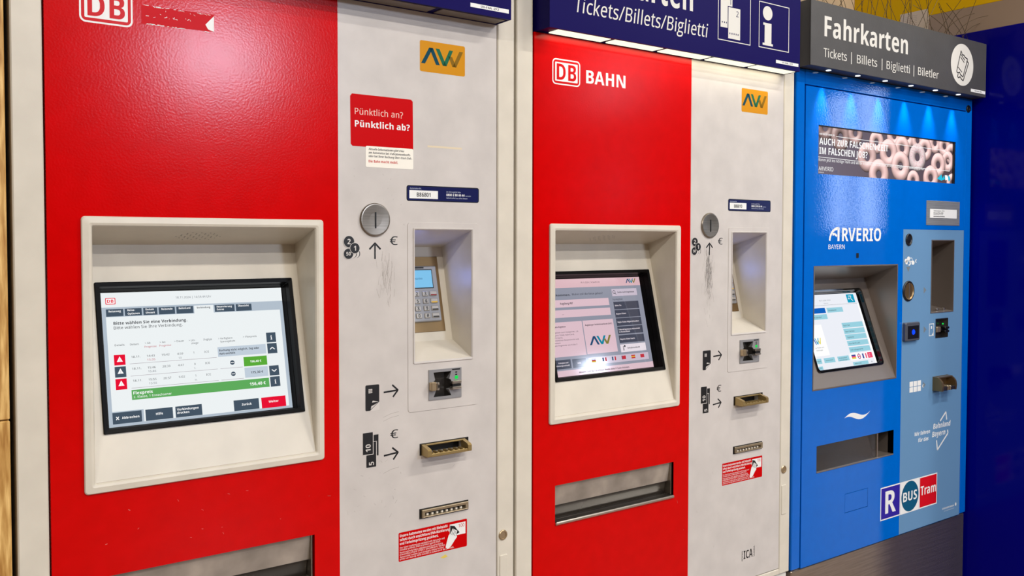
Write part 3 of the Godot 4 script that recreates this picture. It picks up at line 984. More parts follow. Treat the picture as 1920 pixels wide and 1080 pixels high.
# ------------------------------------------------------------------ the blue ticket machine (drawn in the hall's own millimetres)
func blue_machine() -> Node3D:
	var X0 := 1894.0
	var o := thing("ticket_machine", "blue ticket machine with a grey overhead sign and a doughnut advert screen", "ticket machine", Vector3(X0 * 0.001, 0, 0))
	var f := Transform3D(Basis.IDENTITY, Vector3(-X0 * 0.001, Y0, 0))
	var black: StandardMaterial3D = M.black
	var fk := func(z := 0.0) -> Ink:
		var k := Ink.new(null, f.translated_local(Vector3(0, 0, z)))
		k.map = Transform2D(0.0, Vector2(0.001, 0.001), 0.0, Vector2.ZERO)
		k.z = LAYER
		return k
	var c := MB.new(M.blue, f)
	c.box(v(1894, -1006, -420), v(1934, 461, 0), 0.0025)
	c.box(v(2845, -1006, -420), v(2885, 461, 0), 0.0025)
	c.box(v(1934, 417, -420), v(2845, 461, 0), 0.0015)
	c.box(v(1894, 461, -420), v(2885, 640, -60), 0.002)
	c.box(v(1934, -1006, -420), v(2845, 417, -400))
	part(c, "casing", o, "blue casing")
	var p := MB.new(M.mirror_steel, f)
	p.box(v(1900, -1358, -400), v(2884, -1010, -4), 0.003)
	part(p, "plinth", o, "polished steel plinth")
	var d := MB.new(M.blue, f)
	d.sheet(1.938, -1.006, 2.842, 0.4135, -0.02, 0.0, [mm(1985.5, -483.5, 2427.5, -114.5), mm(2009, -735, 2420, -653), mm(2000, 160, 2777, 304), mm(2459, -1007, 2843, 0), mm(2155, -881, 2279, -821)])
	part(d, "blue_panel", o)
	var s := MB.new(M.steel_blue, f)
	s.sheet(2.4592, -1.006, 2.8416, -0.0003, -0.0195, 0.0, [mm(2633, -281, 2776, -36), mm(2665, -370, 2746, -303)])
	part(s, "light_blue_panel", o)

	# advert display behind its opening
	var ad := MB.new(M.advert, f)
	ad.quv(v(1996, 156, -7), v(2781, 156, -7), v(2781, 308, -7), v(1996, 308, -7))
	ad.m = black
	ad.q(v(2777, 160, 0), v(2777, 304, 0), v(2777, 304, -9), v(2777, 160, -9))
	ad.q(v(2000, 304, 0), v(2777, 304, 0), v(2777, 304, -9), v(2000, 304, -9))
	ad.box(v(2000, 301, -8), v(2777, 304, -1), 0.0005)
	ad.box(v(2770, 160, -9), v(2777, 304, -1), 0.0005)
	var adp := part(ad, "advert_display", o, "lit advert of doughnuts with white slogans")
	var k: Ink = fk.call(-0.0069)
	var w := glow("display_white", Color(1, 1, 1), 1.0)
	k.text(w, "AUCH ZUR FALSCHEN ZEIT", 2014, 248, 20, 362, true)
	k.text(w, "IM FALSCHEN JOB?", 2014, 220, 20, 248, true)
	k.text(w, "WEM WAS IST UNSER JOB.", 2014, 277, 5, 76, true)
	k.text(w, "Komm jetzt ins richtige Team und werde in kurzer Zeit Lokführer:in oder Zugbegleiter:in www.arverio-karriere.de", 2012, 199, 8.5, 620)
	k.text(w, "ARVERIO", 2012, 171, 12, 72)
	k.text(w, "KARRIERE", 2012, 164, 3.5, 26)
	k.line(w, Vector2(2096, 277), Vector2(2700, 272), 1.6)
	k.line(w, Vector2(2002, 211), Vector2(2752, 203), 1.6)
	var arc := [Vector2(2700, 272)]
	for i in 7: arc.append(Vector2(2700 + sin(i * PI / 12) * 52, 272 - 30 + cos(i * PI / 12) * 30))
	arc.append(Vector2(2752, 203))
	k.path(w, arc, 1.6)
	var cyan := glow("display_train_cyan", Color(0.15, 0.75, 0.88), 1.0)
	k.poly(cyan, [Vector2(2672, 174), Vector2(2700, 190), Vector2(2708, 176), Vector2(2716, 188), Vector2(2724, 174), Vector2(2700, 168)])
	k.poly(w, [Vector2(2722, 188), Vector2(2738, 188), Vector2(2746, 174), Vector2(2726, 170)])
	k.poly(cyan, [Vector2(2742, 188), Vector2(2754, 184), Vector2(2758, 172), Vector2(2746, 168)])
	part(k, "slogan", adp)

	# screen recess
	var rc := MB.new(M.warm_steel, f)
	rc.q(v(1988, -117, 0), v(2425, -117, 0), v(2425, -162, -116), v(1988, -162, -116))
	rc.t(v(2425, -117, 0), v(2425, -481, 0), v(2425, -162, -116))
	rc.t(v(1988, -481, 0), v(1988, -117, 0), v(1988, -162, -116))
	var sl := slope(-0.162, -0.116, -0.481, 0.0)
	sl.origin.x -= X0 * 0.001
	rc.xf = sl
	rc.sheet(1.988, -0.3394, 2.425, 0.0, -0.001, 0.0, [mm(2037, -290, 2379, -38)])
	rc.xf = f
	rc.loft([ring(1984, -485, 2429, -113, 0.3, 0.1), ring(1984, -485, 2429, -113, 0.3, 1.2), ring(1988, -481, 2425, -117, 0.3, 1.2), ring(1988, -481, 2425, -117, 0.3, -0.2)])
	part(rc, "screen_recess", o, "grey steel recess")
	display(o, sl, 2033, 2383, 34, 294, 6, 14, M.glossy_black, blue_machine_screen, 2048, 2371, 46, 284, 12.0)
	var web := MB.new(black, f)
	web.box(v(2198, -91, -1), v(2211, -76, 0.8), 0.0003)
	part(web, "camera_window", o)
	var sk := MB.new(black, f.translated_local(v(2857, 425, 0)))
	sk.lathe([Vector2(0.013, 0), Vector2(0.013, 0.002), Vector2(0.011, 0.004), Vector2(0.006, 0.004), Vector2(0.005, 0.002), Vector2(0, 0.002)], 24)
	part(sk, "door_lock", o)

	# plate with the printed strip
	var pt := MB.new(M.steel, f)
	pt.m = M.plate_steel
	pt.box(v(2595, 15, 0), v(2809, 98, 1.5), 0.0008)
	var plate := part(pt, "steel_plate", o)
	k = fk.call(0.0015)
	k.rect(M.print_white, 2616, 40, 2789, 70)
	k.up()
	for l in [["Automatennr. 775 1", 62, 70, true], ["Störung? Bitte 0800", 55, 62, true], ["Service Mo-So 24 h", 50, 60, false]]: k.text(M.print_black, l[0], 2638, l[1], 4, l[2], l[3])
	k.rect(M.print_black, 2638, 44, 2710, 46)
	part(k, "strip_print", plate)

	# right-hand fittings
	var cam := MB.new(black, f.translated_local(v(2491, -34, 0)))
	cam.lathe([Vector2(0.0185, 0), Vector2(0.0185, 0.003), Vector2(0.0165, 0.004), Vector2(0.012, 0.0012), Vector2(0, 0.002)], 28, 1.08)
	part(cam, "camera_lens", o)
	k = fk.call()
	for q in [Vector2(2478, -103), Vector2(2492, -96), Vector2(2507, -100), Vector2(2497, -112), Vector2(2519, -110), Vector2(2482, -108)]: k.disc(M.print_white, q, 9, 7)
	k.up()
	for q in [Vector2(2507, -100), Vector2(2493, -111)]: k.disc(M.steel_blue, q, 6.5, 5)
	k.text(M.print_white, "€", 2532, -110, 11, 9, true)
	part(k, "coin_pictogram", o)
	for q in [[2492, -131, 0.0], [2595, -203, PI / 2], [2599, -336, PI / 2], [2600, -523, PI / 2]]:
		k = fk.call()
		var pts := []
		for a in [Vector2(-13, 9), Vector2(0, -10), Vector2(13, 9)]: pts.append(Vector2(q[0], q[1]) + a.rotated(q[2]) * Vector2(0.9, 0.9))
		k.poly(M.print_grey, pts)
		part(k, "triangle_print", o)
	var cs := MB.new(black, f.translated_local(v(2493, -203, 0)))
	cs.lathe([Vector2(0.034, 0), Vector2(0.034, 0.002), Vector2(0.031, 0.004), Vector2(0.028, 0.004)], 36)
	cs.m = M.bronze
	cs.lathe([Vector2(0.028, 0.004), Vector2(0.024, 0.0018), Vector2(0.012, 0.0008), Vector2(0, 0.0008)], 36)
	cs.m = M.steel_light
	cs.box(v(-2, -26, 0), v(2, 26, 5), 0.001)
	part(cs, "coin_slot", o)
	var nc := MB.new(mat("reader_body", Color(0.38, 0.39, 0.42), 0.35, 0.5), f)
	nc.loft([ring(2462, -367, 2548, -306, 5, 0), ring(2462, -367, 2548, -306, 5, 10), ring(2464, -365, 2546, -308, 5, 12), ring(2504, -337, 2506, -336, 0.5, 12)])
	nc.m = black
	nc.box(v(2474, -360, 11), v(2540, -317, 12.6), 0.0004)
	var nfc := part(nc, "contactless_reader", o, "grey contactless reader with a blue light")
	var bl := MB.new(glow("blue_light", Color(0.05, 0.25, 1.0), 1.6), f.translated_local(v(2507, -338, 12.6)))
	bl.lathe([Vector2(0.009, 0), Vector2(0.007, 0.002), Vector2(0, 0.003)], 16)
	part(bl, "status_light", nfc)
	k = fk.call()
	k.frame(M.print_white, 2625, -360, 2655, -318, 2.4)
	k.poly(M.print_white, [Vector2(2638, -360), Vector2(2655, -360), Vector2(2655, -345)])
	k.rect(M.print_white, 2636, -336, 2643, -326)
	part(k, "card_pictogram", o)
	var cr := MB.new(M.device_dark, f)
	cr.box(v(2666, -369, -18), v(2745, -304, -16))
	cr.q(v(2745, -369, 0), v(2745, -304, 0), v(2735, -304, -16), v(2735, -369, -16))
	cr.q(v(2666, -304, 0), v(2745, -304, 0), v(2745, -304, -16), v(2666, -304, -16))
	cr.q(v(2666, -369, -16), v(2745, -369, -16), v(2745, -369, 0), v(2666, -369, 0))
	cr.q(v(2666, -304, 0), v(2666, -304, -16), v(2666, -369, -16), v(2666, -369, 0))
	cr.loft([ring(2666, -369, 2745, -304, 1, 0.1), ring(2666, -369, 2745, -304, 1, 1), ring(2668, -367, 2743, -306, 1, 1), ring(2668, -367, 2743, -306, 1, 0)])
	var reader := part(cr, "card_reader", o)
	var jb := MB.new(M.bronze_light, f)
	jb.box(v(2668, -350, -14), v(2694, -331, 4), 0.002)
	part(jb, "jaw", reader)
	jb = MB.new(black, f)
	jb.box(v(2714, -352, -12), v(2741, -344, 9), 0.002)
	jb.box(v(2714, -340, -12), v(2741, -332, 9), 0.002)
	jb.box(v(2700, -346, -14), v(2738, -338, -4), 0.001)
	part(jb, "jaw", reader)
	jb = MB.new(M.green_led, f)
	jb.box(v(2723, -326, -9), v(2728, -321, -5), 0.001)
	part(jb, "status_light", reader)
	# money niche
	var ni := MB.new(M.warm_steel, f)
	ni.q(v(2634, -37, 0), v(2775, -37, 0), v(2775, -70, -100), v(2634, -70, -100))
	ni.q(v(2634, -70, -100), v(2775, -70, -100), v(2775, -262, -100), v(2634, -262, -100))
	ni.q(v(2634, -262, -100), v(2775, -262, -100), v(2775, -280, 0), v(2634, -280, 0))
	ni.q(v(2775, -37, 0), v(2775, -280, 0), v(2775, -262, -100), v(2775, -70, -100))
	ni.q(v(2634, -280, 0), v(2634, -37, 0), v(2634, -70, -100), v(2634, -262, -100))
	ni.loft([ring(2631, -283, 2778, -34, 0.3, 0.1), ring(2631, -283, 2778, -34, 0.3, 1.4), ring(2634, -280, 2775, -37, 0.3, 1.4), ring(2634, -280, 2775, -37, 0.3, -0.2)])
	var niche := part(ni, "pin_pad_niche", o)
	for i in 3:
		var scw := MB.new(M.steel_light, f.translated_local(v(2652 + i * 44, -273, -14)))
		scw.xf = scw.xf * Transform3D(Basis(Vector3.RIGHT, -PI / 2), Vector3.ZERO)
		scw.lathe([Vector2(0.005, -0.004), Vector2(0.005, 0.003), Vector2(0.003, 0.005), Vector2(0, 0.005)], 14)
		part(scw, "screw", niche)
	# banknote slot with rounded cheeks
	k = fk.call()
	for i in 3:
		for j in 2: k.rect(M.print_white, 2510 + i * 24, -541 + j * 19, 2531 + i * 24, -524 + j * 19)
	k.text(M.print_white, "€", 2588, -532, 12, 9, true)
	part(k, "banknote_pictogram", o)
	var bn := MB.new(M.bronze, f)
	bn.box(v(2652, -548, 0), v(2748, -500, 2), 0.0005)
	bn.box(v(2652, -506, 0), v(2746, -501, 20), 0.001)
	for x in [2652.0, 2737.0]:
		bn.xf = f * Transform3D(Basis(Vector3.UP, -PI / 2), v(x + 9, 0, 0))
		bn.prism([v2(0, -547), v2(34, -547), v2(36, -530), v2(33, -516), v2(26, -507), v2(16, -501), v2(0, -500)], 0.0, 0.009)
	bn.xf = f
	bn.m = M.device_dark
	bn.box(v(2661, -546, 0), v(2690, -532, 34), 0.002)
	bn.box(v(2710, -546, 0), v(2737, -532, 34), 0.002)
	bn.m = M.bronze_light
	bn.box(v(2690, -546, 0), v(2696, -530, 34), 0.0015)
	bn.box(v(2704, -546, 0), v(2710, -530, 34), 0.0015)
	part(bn, "banknote_slot", o, "bronze banknote slot with rounded cheeks")

	# output tray
	var tr := MB.new(M.warm_steel, f)
	tr.q(v(2009, -653, 0), v(2420, -653, 0), v(2420, -653, -260), v(2009, -653, -260))
	tr.q(v(2420, -653, 0), v(2420, -735, 0), v(2420, -735, -260), v(2420, -653, -260))
	tr.q(v(2009, -735, 0), v(2009, -653, 0), v(2009, -653, -260), v(2009, -735, -260))
	tr.q(v(2009, -732, -260), v(2420, -732, -260), v(2420, -732, 0), v(2009, -732, 0))
	tr.q(v(2009, -735, -260), v(2420, -735, -260), v(2420, -653, -260), v(2009, -653, -260))
	tr.q(v(2210, -735, -150), v(2326, -735, -12), v(2290, -653, -12), v(2180, -653, -150))
	var tray := part(tr, "output_tray", o)
	var fl := MB.new(M.smoked_glass, f)
	fl.box(v(2012, -731, -7), v(2330, -655, -5), 0.0004)
	part(fl, "flap", tray, "smoked plastic flap")
	var post := MB.new(M.steel_light, f)
	post.box(v(2330, -732, -8), v(2336, -654, -2), 0.001)
	part(post, "divider", tray)
	var lip := MB.new(M.warm_steel, f)
	lip.box(v(2010, -735, -20), v(2419, -731, 1.5), 0.001)
	part(lip, "lip", tray)
	var flap := MB.new(M.blue, f)
	flap.box(v(2156.3, -879.7, -18), v(2277.7, -822.3, 0), 0.0006)
	part(flap, "service_cover", o)

	# lettering
	k = fk.call()
	var pw: Material = M.print_white
	var xa := 2057.0
	# the A is an arch with a small wave
	var arch := []
	for i in 9: arch.append(Vector2(xa + 4 + 44 * (1 - cos(i * PI / 16)), -38 + 38 * sin(i * PI / 16)))
	k.path(pw, arch, 8)
	k.path(pw, [Vector2(xa + 48, 2), Vector2(xa + 48, -39)], 10)
	k.path(pw, [Vector2(xa + 18, -20), Vector2(xa + 27, -17), Vector2(xa + 40, -24)], 7)
	k.text(pw, "RVERIO", xa + 66, -39, 40.5, 208, true)
	k.text(pw, "BAYERN", 2055, -63, 13.5, 82)
	part(k, "company_lettering", o)
	k = fk.call()
	var wave := []
	for i in 13:
		var u := i / 12.0
		wave.append(Vector2(2147 + u * 139, -586 + 16 * sin(u * TAU * 0.85 + 0.1) * (0.9 - 0.35 * u) + 17 * u * u))
	for i in 13:
		var u := 1.0 - i / 12.0
		wave.append(Vector2(2147 + u * 139 - 8 * sin(u * PI), -586 + 16 * sin(u * TAU * 0.85 + 0.1) * (0.9 - 0.35 * u) + 17 * u * u - 15 * sin(u * PI)))
	wave.remove_at(25)
	wave.remove_at(13)
	k.poly(pw, wave)
	part(k, "wave_logo", o)
	k = fk.call()
	k.text(pw, "Bahnland", 2661, -681, 18, 110, true, 0.0, 0.15)
	k.text(pw, "Bayern", 2655, -708, 18, 84, true, 0.0, 0.15)
	k.text(pw, "Wir fahren", 2543, -691, 12.5, 97, true, 0.0, 0.15)
	k.text(pw, "für das", 2567, -714, 12.5, 64, true, 0.0, 0.15)
	k.path(pw, [Vector2(2705, -658), Vector2(2742, -630), Vector2(2748, -658)], 6)
	k.path(pw, [Vector2(2684, -722), Vector2(2690, -756), Vector2(2758, -706), Vector2(2755, -694)], 6)
	part(k, "slogan_print", o)
	k = fk.call()
	k.rect(pw, 2350, -942, 2692, -834)
	k.up()
	k.rect(M.badge_blue, 2354, -938, 2461, -838)
	k.disc(M.badge_teal, Vector2(2523, -888), 52, 51, 40)
	k.rect(M.badge_red, 2583, -938, 2688, -838)
	k.rect(M.print_pale, 2464, -942, 2466, -834)
	k.rect(M.print_pale, 2578, -942, 2580, -834)
	k.up()
	k.text(pw, "R", 2408, -923, 73, 62, true, 0.5)
	k.text(pw, "BUS", 2523, -903, 31, 84, true, 0.5)
	k.text(pw, "Tram", 2635.5, -898, 31, 96, true, 0.5)
	part(k, "transport_badges", o, "badges reading R, BUS and Tram")
	k = fk.call()
	k.text(pw, "SCHEIDT&BACHMANN", 2728, -971, 6, 78, true)
	k.text(pw, "www.scheidt-bachmann.de", 2740, -979, 3, 66)
	k.disc(pw, Vector2(2818, -966), 5, 6)
	part(k, "maker_print", o)

	# header sign with six small spotlights
	var hs := MB.new(M.sign_grey, f)
	hs.box(v(1894, 461, 42), v(2885, 646, 46), 0.001)
	hs.box(v(1894, 642, -60), v(2885, 646, 42))
	hs.box(v(2881, 461, -60), v(2885, 642, 42))
	hs.box(v(1894, 461, -60), v(1898, 642, 42))
	hs.box(v(1898, 462, -60), v(2881, 464, 42))
	var sign := part(hs, "header_sign", o, "dark grey overhead sign box")
	k = fk.call(0.046)
	k.text(M.sign_white, "Fahrkarten", 1957, 550, 58, 434, true)
	k.text(M.sign_white, "Tickets", 1954, 491, 25, 113)
	k.text(M.sign_white, "Billets", 2118, 491.5, 25, 105)
	k.text(M.sign_white, "Biglietti", 2274, 492, 25, 130)
	k.text(M.sign_white, "Biletler", 2452, 493, 25, 123)
	for x in [2088.5, 2247.5, 2425.5]: k.rect(M.sign_white, x, 485, x + 3.5, 520)
	part(k, "sign_lettering", sign)
	k = fk.call(0.046)
	k.disc(M.sign_white, Vector2(2724, 556), 73, 70, 48)
	k.up()
	var tk := [Vector2(2712, 606), Vector2(2722, 593), Vector2(2733, 594), Vector2(2738, 588), Vector2(2758, 583), Vector2(2728, 520), Vector2(2710, 526), Vector2(2704, 534), Vector2(2693, 530), Vector2(2684, 534), Vector2(2712, 606)]
	for i in tk.size(): tk[i] = Vector2(2724, 556) + (tk[i] - Vector2(2722, 560)) * Vector2(0.95, 1.0)
	k.path(M.print_black, tk, 4)
	k.path(M.print_black, [Vector2(2752, 572), Vector2(2765, 567), Vector2(2731, 503), Vector2(2719, 508), Vector2(2711, 515), Vector2(2701, 510), Vector2(2694, 514), Vector2(2698, 524)], 4)
	k.line(M.print_black, Vector2(2714, 590), Vector2(2740, 573), 3.5)
	k.line(M.print_black, Vector2(2712, 581), Vector2(2736, 565), 3.5)
	k.line(M.print_black, Vector2(2697, 546), Vector2(2722, 531), 3.5)
	part(k, "ticket_pictogram", sign)
	k = fk.call(0.046)
	k.rect(M.print_white, 2783, 472, 2881, 482.5)
	k.up()
	k.text(M.print_black, "UV-FAA -1F4", 2832, 475, 4.6, 46, true, 0.5)
	part(k, "asset_tag", sign)
	for i in 6:
		var x := 2013.0 + i * 146.8
		var lp := MB.new(M.spot_glow, f.translated_local(v(x, 462, 22)))
		lp.xf = lp.xf * Transform3D(Basis(Vector3.RIGHT, PI / 2), Vector3.ZERO)
		lp.lathe([Vector2(0.0075, 0), Vector2(0.0075, 0.0012), Vector2(0, 0.0016)], 18)
		part(lp, "spotlight", sign)
		var l := SpotLight3D.new()
		l.name = "spot_lamp"
		l.light_energy = LED
		l.light_color = Color(0.93, 0.97, 1.0)
		l.spot_angle = 26.0
		l.spot_angle_attenuation = 1.0
		l.light_size = 0.005
		l.spot_range = 8.0
		l.shadow_enabled = true
		l.position = f * v(x, 458.5, 22)
		l.rotation_degrees.x = -90
		o.add_child(l, true)
	return o

# the picture on the advert screen: doughnuts on grey, computed point by point
func advert_picture() -> ImageTexture:
	var W := 1024
	var H := 198
	var im := Image.create(W, H, false, Image.FORMAT_RGB8)
	for y in H:
		for x in W:
			var u := float(x) / W
			im.set_pixel(x, y, Color(0.42, 0.39, 0.44).lerp(Color(0.32, 0.26, 0.29), u))
	var rng := RandomNumberGenerator.new()
	rng.seed = 5
	# x, y, outer radius (of 1024 by 198), from the back to the front
	var rings := [[60, 12, 55], [160, 40, 62], [260, 20, 50], [540, 10, 55], [640, 5, 55], [720, 18, 48], [860, 20, 50], [940, 30, 50], [410, 45, 52], [1000, 60, 52], [780, 52, 55], [90, 150, 0], [600, 60, 58], [345, 110, 66], [970, 95, 52], [500, 85, 66], [250, 165, 0], [890, 115, 60], [430, 178, 72], [590, 135, 70], [720, 90, 66], [690, 192, 50], [830, 175, 62], [1010, 190, 48]]
	for r in rings:
		if r[2] == 0: continue
		var R: float = r[2]
		var dim: float = clampf(0.58 + r[0] / 900.0, 0.62, 1.05)
		var special: bool = r[0] == 720 and r[1] == 90
		for y in range(maxi(0, int(r[1] - R)), mini(H, int(r[1] + R) + 1)):
			for x in range(maxi(0, int(r[0] - R * 1.05)), mini(W, int(r[0] + R * 1.05) + 1)):
				var px: float = (x - r[0]) / (R * 1.0)
				var py: float = (y - r[1]) / (R * 0.92)
				var d := sqrt(px * px + py * py)
				if d > 1.0 or d < 0.26: continue
				var a := (d - 0.63) / 0.37           # -1 .. 1 across the ring
				var hgt := sqrt(maxf(0.0, 1.0 - a * a))
				var nx := px / maxf(d, 0.01) * a
				var ny := py / maxf(d, 0.01) * a
				var lit := clampf(0.42 + 0.42 * hgt - 0.30 * ny - 0.12 * nx, 0.12, 1.0)
				var col := Color(1.0, 0.83, 0.81) * lit * dim
				if lit > 0.82: col = col.lerp(Color(1, 0.96, 0.95), (lit - 0.82) * 3.0)
				if special: col = Color(0.97, 0.88, 0.88) * clampf(lit + 0.05, 0.35, 0.93)
				im.set_pixel(x, y, col)
		if special:
			for i in 130:
				var a := rng.randf() * TAU
				var d := rng.randf_range(0.34, 0.92) * R
				var sx := int(r[0] + cos(a) * d)
				var sy := int(r[1] + sin(a) * d * 0.92)
				var col: Color = [Color(0.85, 0.25, 0.35), Color(0.35, 0.2, 0.25), Color(0.9, 0.5, 0.6)][i % 3]
				for k in 3:
					if sx + k < W and sy >= 0 and sy < H: im.set_pixel(sx + k, clampi(sy + (k * (i % 2)), 0, H - 1), col)
	return ImageTexture.create_from_image(im)

func scuffs(k: Ink, rng: RandomNumberGenerator, c: Material, x: float, y: float, sx: float, sy: float, n: int, len: float, w: float, tilt := 0.15):
	for i in n:
		var a := Vector2(x + rng.randfn() * sx, y + rng.randfn() * sy)
		var d := Vector2(rng.randfn() * tilt, 1).normalized() * rng.randf_range(0.2, 1.0) * len
		k.line(c, a, a + d, w * rng.randf_range(0.5, 1.3))

const LED := 0.16
const LAMP := 6.2

func ceiling_lamp(x: float, z: float, i: int):
	var o := thing("ceiling_lamp", "thin white linear lamp hung from the hall ceiling", "ceiling lamp", Vector3(x, 3.42, z), "ceiling lamps over the hall")
	var h := MB.new(M.lamp_housing)
	h.box(Vector3(-0.46, 0.0, -0.07), Vector3(0.46, 0.05, 0.07), 0.005)
	for sx in [-0.4, 0.4]: h.tube([Vector3(sx, 0.05, 0), Vector3(sx, 1.085, 0)], 0.004)
	part(h, "housing", o)
	var d := MB.new(M.lamp_glow)
	d.box(Vector3(-0.45, -0.012, -0.06), Vector3(0.45, 0.0, 0.06), 0.003)
	part(d, "diffuser", o)
	var l := AreaLight3D.new()
	l.name = "lamp_light"
	l.area_size = Vector2(0.9, 0.12)
	l.light_energy = LAMP
	l.light_color = Color(1.0, 0.975, 0.94)
	l.shadow_enabled = true
	l.rotation_degrees.x = -90
	l.position.y = -0.016
	o.add_child(l)

func floodlight(label: String, at: Vector3, hw: float, hh: float, energy: float):
	var fl := thing("wall_floodlight", label, "floodlight", at)
	var b := MB.new(M.lamp_housing)
	b.box(Vector3(-hw - 0.04, -hh - 0.04, -0.12), Vector3(hw + 0.04, hh + 0.04, 0.0), 0.01)
	part(b, "housing", fl)
	b = MB.new(glow("floodlight_glow", Color(0.88, 0.92, 1.0), 9.0))
	b.box(Vector3(-hw, -hh, -0.13), Vector3(hw, hh, -0.12), 0.003)
	part(b, "diffuser", fl)
	var fa := AreaLight3D.new()
	fa.name = "floodlight_light"
	fa.area_size = Vector2(hw, hh) * 2.0
	fa.light_energy = energy
	fa.light_color = Color(0.86, 0.91, 1.0)
	fa.shadow_enabled = true
	fa.position.z = -0.134
	fl.add_child(fa)

func window(i: int, xf: Transform3D, x0: float, y0: float, x1: float, y1: float):
	var b := MB.new(mat("window_frame", Color(0.5, 0.5, 0.52), 0.4, 0.6), xf)
	var xm := (x0 + x1) / 2.0
	b.sheet(x0, y0, x1, y1, -0.12, -0.06, [[x0 + 0.05, y0 + 0.05, xm - 0.04, y1 - 0.05], [xm + 0.04, y0 + 0.05, x1 - 0.05, y1 - 0.05]])
	var wn := struct(b, "window_%d" % i)
	var gl := mat("window_glass", Color(0.9, 0.95, 1.0, 0.08), 0.02)
	gl.transparency = BaseMaterial3D.TRANSPARENCY_ALPHA
	b = MB.new(gl, xf)
	b.sheet(x0 + 0.05, y0 + 0.05, x1 - 0.05, y1 - 0.05, -0.094, -0.086)
	part(b, "pane", wn)

func _ready():
	# camera: solved from the repeated fittings of the two red machines
	var cam := Camera3D.new()
	cam.name = "camera"
	cam.projection = Camera3D.PROJECTION_FRUSTUM
	cam.keep_aspect = Camera3D.KEEP_HEIGHT
	cam.near = 0.05
	cam.far = 60.0
	var f := 1686.874
	cam.size = 2.0 * cam.near * 540.0 / f
	cam.frustum_offset = Vector2((960.0 - 961.518) / f, (505.022 - 540.0) / f) * cam.near
	cam.position = Vector3(-0.29666, Y0 - 0.04033, 1.62985)
	cam.rotation = Vector3(-0.031482, -0.627509, 0.001559)
	add_child(cam)
	cam.current = true

	var env := Environment.new()
	env.background_mode = Environment.BG_COLOR
	env.background_color = Color(0.80, 0.88, 1.0)
	env.background_energy_multiplier = 10.0
	env.tonemap_mode = Environment.TONE_MAPPER_LINEAR
	env.tonemap_exposure = 1.0
	env.sdfgi_enabled = true
	env.ssao_enabled = true
	env.ssil_enabled = true
	var we := WorldEnvironment.new()
	we.name = "environment"
	we.environment = env
	add_child(we)

	# materials
	M.cream = painted("cream_paint", Color(0.84, 0.81, 0.75), 0.35, 0.4, 0.05, 0.0, 0.1, 11)
	M.plinth = mat("plinth_paint", Color(0.84, 0.83, 0.80), 0.45)
	M.grey = painted("light_grey_paint", Color(0.80, 0.775, 0.755), 0.32, 0.4, 0.06, 0.0, 0.0, 12)
	M.red = painted("traffic_red_paint", Color(0.79, 0.0, 0.004), 0.17, 0.27, 0.05, 0.006, 0.12, 13)
	M.red.uv1_scale = Vector3.ONE * 3.0
	
	M.black = mat("black_plastic", Color(0.03, 0.03, 0.03), 0.4)
	M.screen_frame = mat("screen_frame_plastic", Color(0.04, 0.033, 0.03), 0.38, 0.0, 0.18)
	M.glossy_black = mat("glossy_black_plastic", Color(0.03, 0.03, 0.035), 0.12)
	M.steel = brushed("brushed_steel", Color(0.66, 0.62, 0.57), 0.35)
	M.wire = mat("spike_wire", Color(0.34, 0.29, 0.21), 0.35, 0.6)
	M.plate_steel = brushed("plate_steel", Color(0.60, 0.61, 0.62), 0.4)
	M.plate_steel.metallic = 0.35
	M.steel_light = mat("bright_steel", Color(0.80, 0.78, 0.75), 0.28, 1.0)
	M.mirror_steel = brushed("plinth_steel", Color(0.74, 0.68, 0.62), 0.2, Vector3(1, 30, 1), 5)
	M.mirror_steel.metallic = 0.88
	M.warm_steel = mat("warm_grey_steel", Color(0.52, 0.48, 0.45), 0.34, 0.55)
	M.bronze = mat("bronze_metal", Color(0.56, 0.46, 0.32), 0.36, 0.85)
	M.bronze_light = mat("light_bronze_metal", Color(0.72, 0.64, 0.52), 0.34, 0.8)
	M.brass = mat("brass_slot_metal", Color(0.66, 0.57, 0.38), 0.36, 0.7)
	M.brass_grey = mat("grey_brass_metal", Color(0.66, 0.60, 0.50), 0.36, 0.7)
	M.teeth = mat("slot_teeth", Color(0.85, 0.82, 0.76), 0.4)
	M.device = mat("device_grey", Color(0.60, 0.60, 0.61), 0.35, 0.4)
	M.device_dark = mat("device_dark", Color(0.16, 0.15, 0.14), 0.25)
	M.key = mat("silver_key", Color(0.74, 0.72, 0.69), 0.32, 0.6)
	M.key_red = mat("key_red", Color(0.55, 0.10, 0.14), 0.5)
	M.key_yellow = mat("key_yellow", Color(0.88, 0.70, 0.10), 0.5)
	M.key_dark = mat("key_dark", Color(0.13, 0.13, 0.12), 0.5)
	M.green_led = glow("green_led", Color(0.10, 0.85, 0.32), 1.1)
	M.smoked = mat("smoked_plastic", Color(0.17, 0.15, 0.13), 0.22)
	M.smoked_glass = mat("smoked_glass", Color(0.12, 0.11, 0.10, 0.35), 0.04)
	M.smoked_glass.transparency = BaseMaterial3D.TRANSPARENCY_ALPHA
	M.tray_steel = painted("tray_steel", Color(0.72, 0.67, 0.62), 0.4, 0.5, 0.3, 0.0, 0.0, 14)
	M.tray_steel.metallic = 0.25
	M.print_black = mat("black_print", Color(0.06, 0.06, 0.07), 0.45)
	M.print_white = mat("white_print", Color(0.90, 0.90, 0.89), 0.4)
	M.print_pale = mat("pale_print", Color(0.72, 0.75, 0.82), 0.4)
	M.print_grey = mat("grey_print", Color(0.43, 0.47, 0.50), 0.45)
	M.grey_print = mat("panel_grey_print", Color(0.80, 0.78, 0.76), 0.4)
	M.plate_rim = mat("plate_rim", Color(0.10, 0.11, 0.15), 0.25)
	M.plate_blue = mat("plate_blue", Color(0.08, 0.10, 0.30), 0.2)
	M.sticker_red = mat("sticker_red", Color(0.75, 0.0, 0.015), 0.4, 0.0, 0.18)
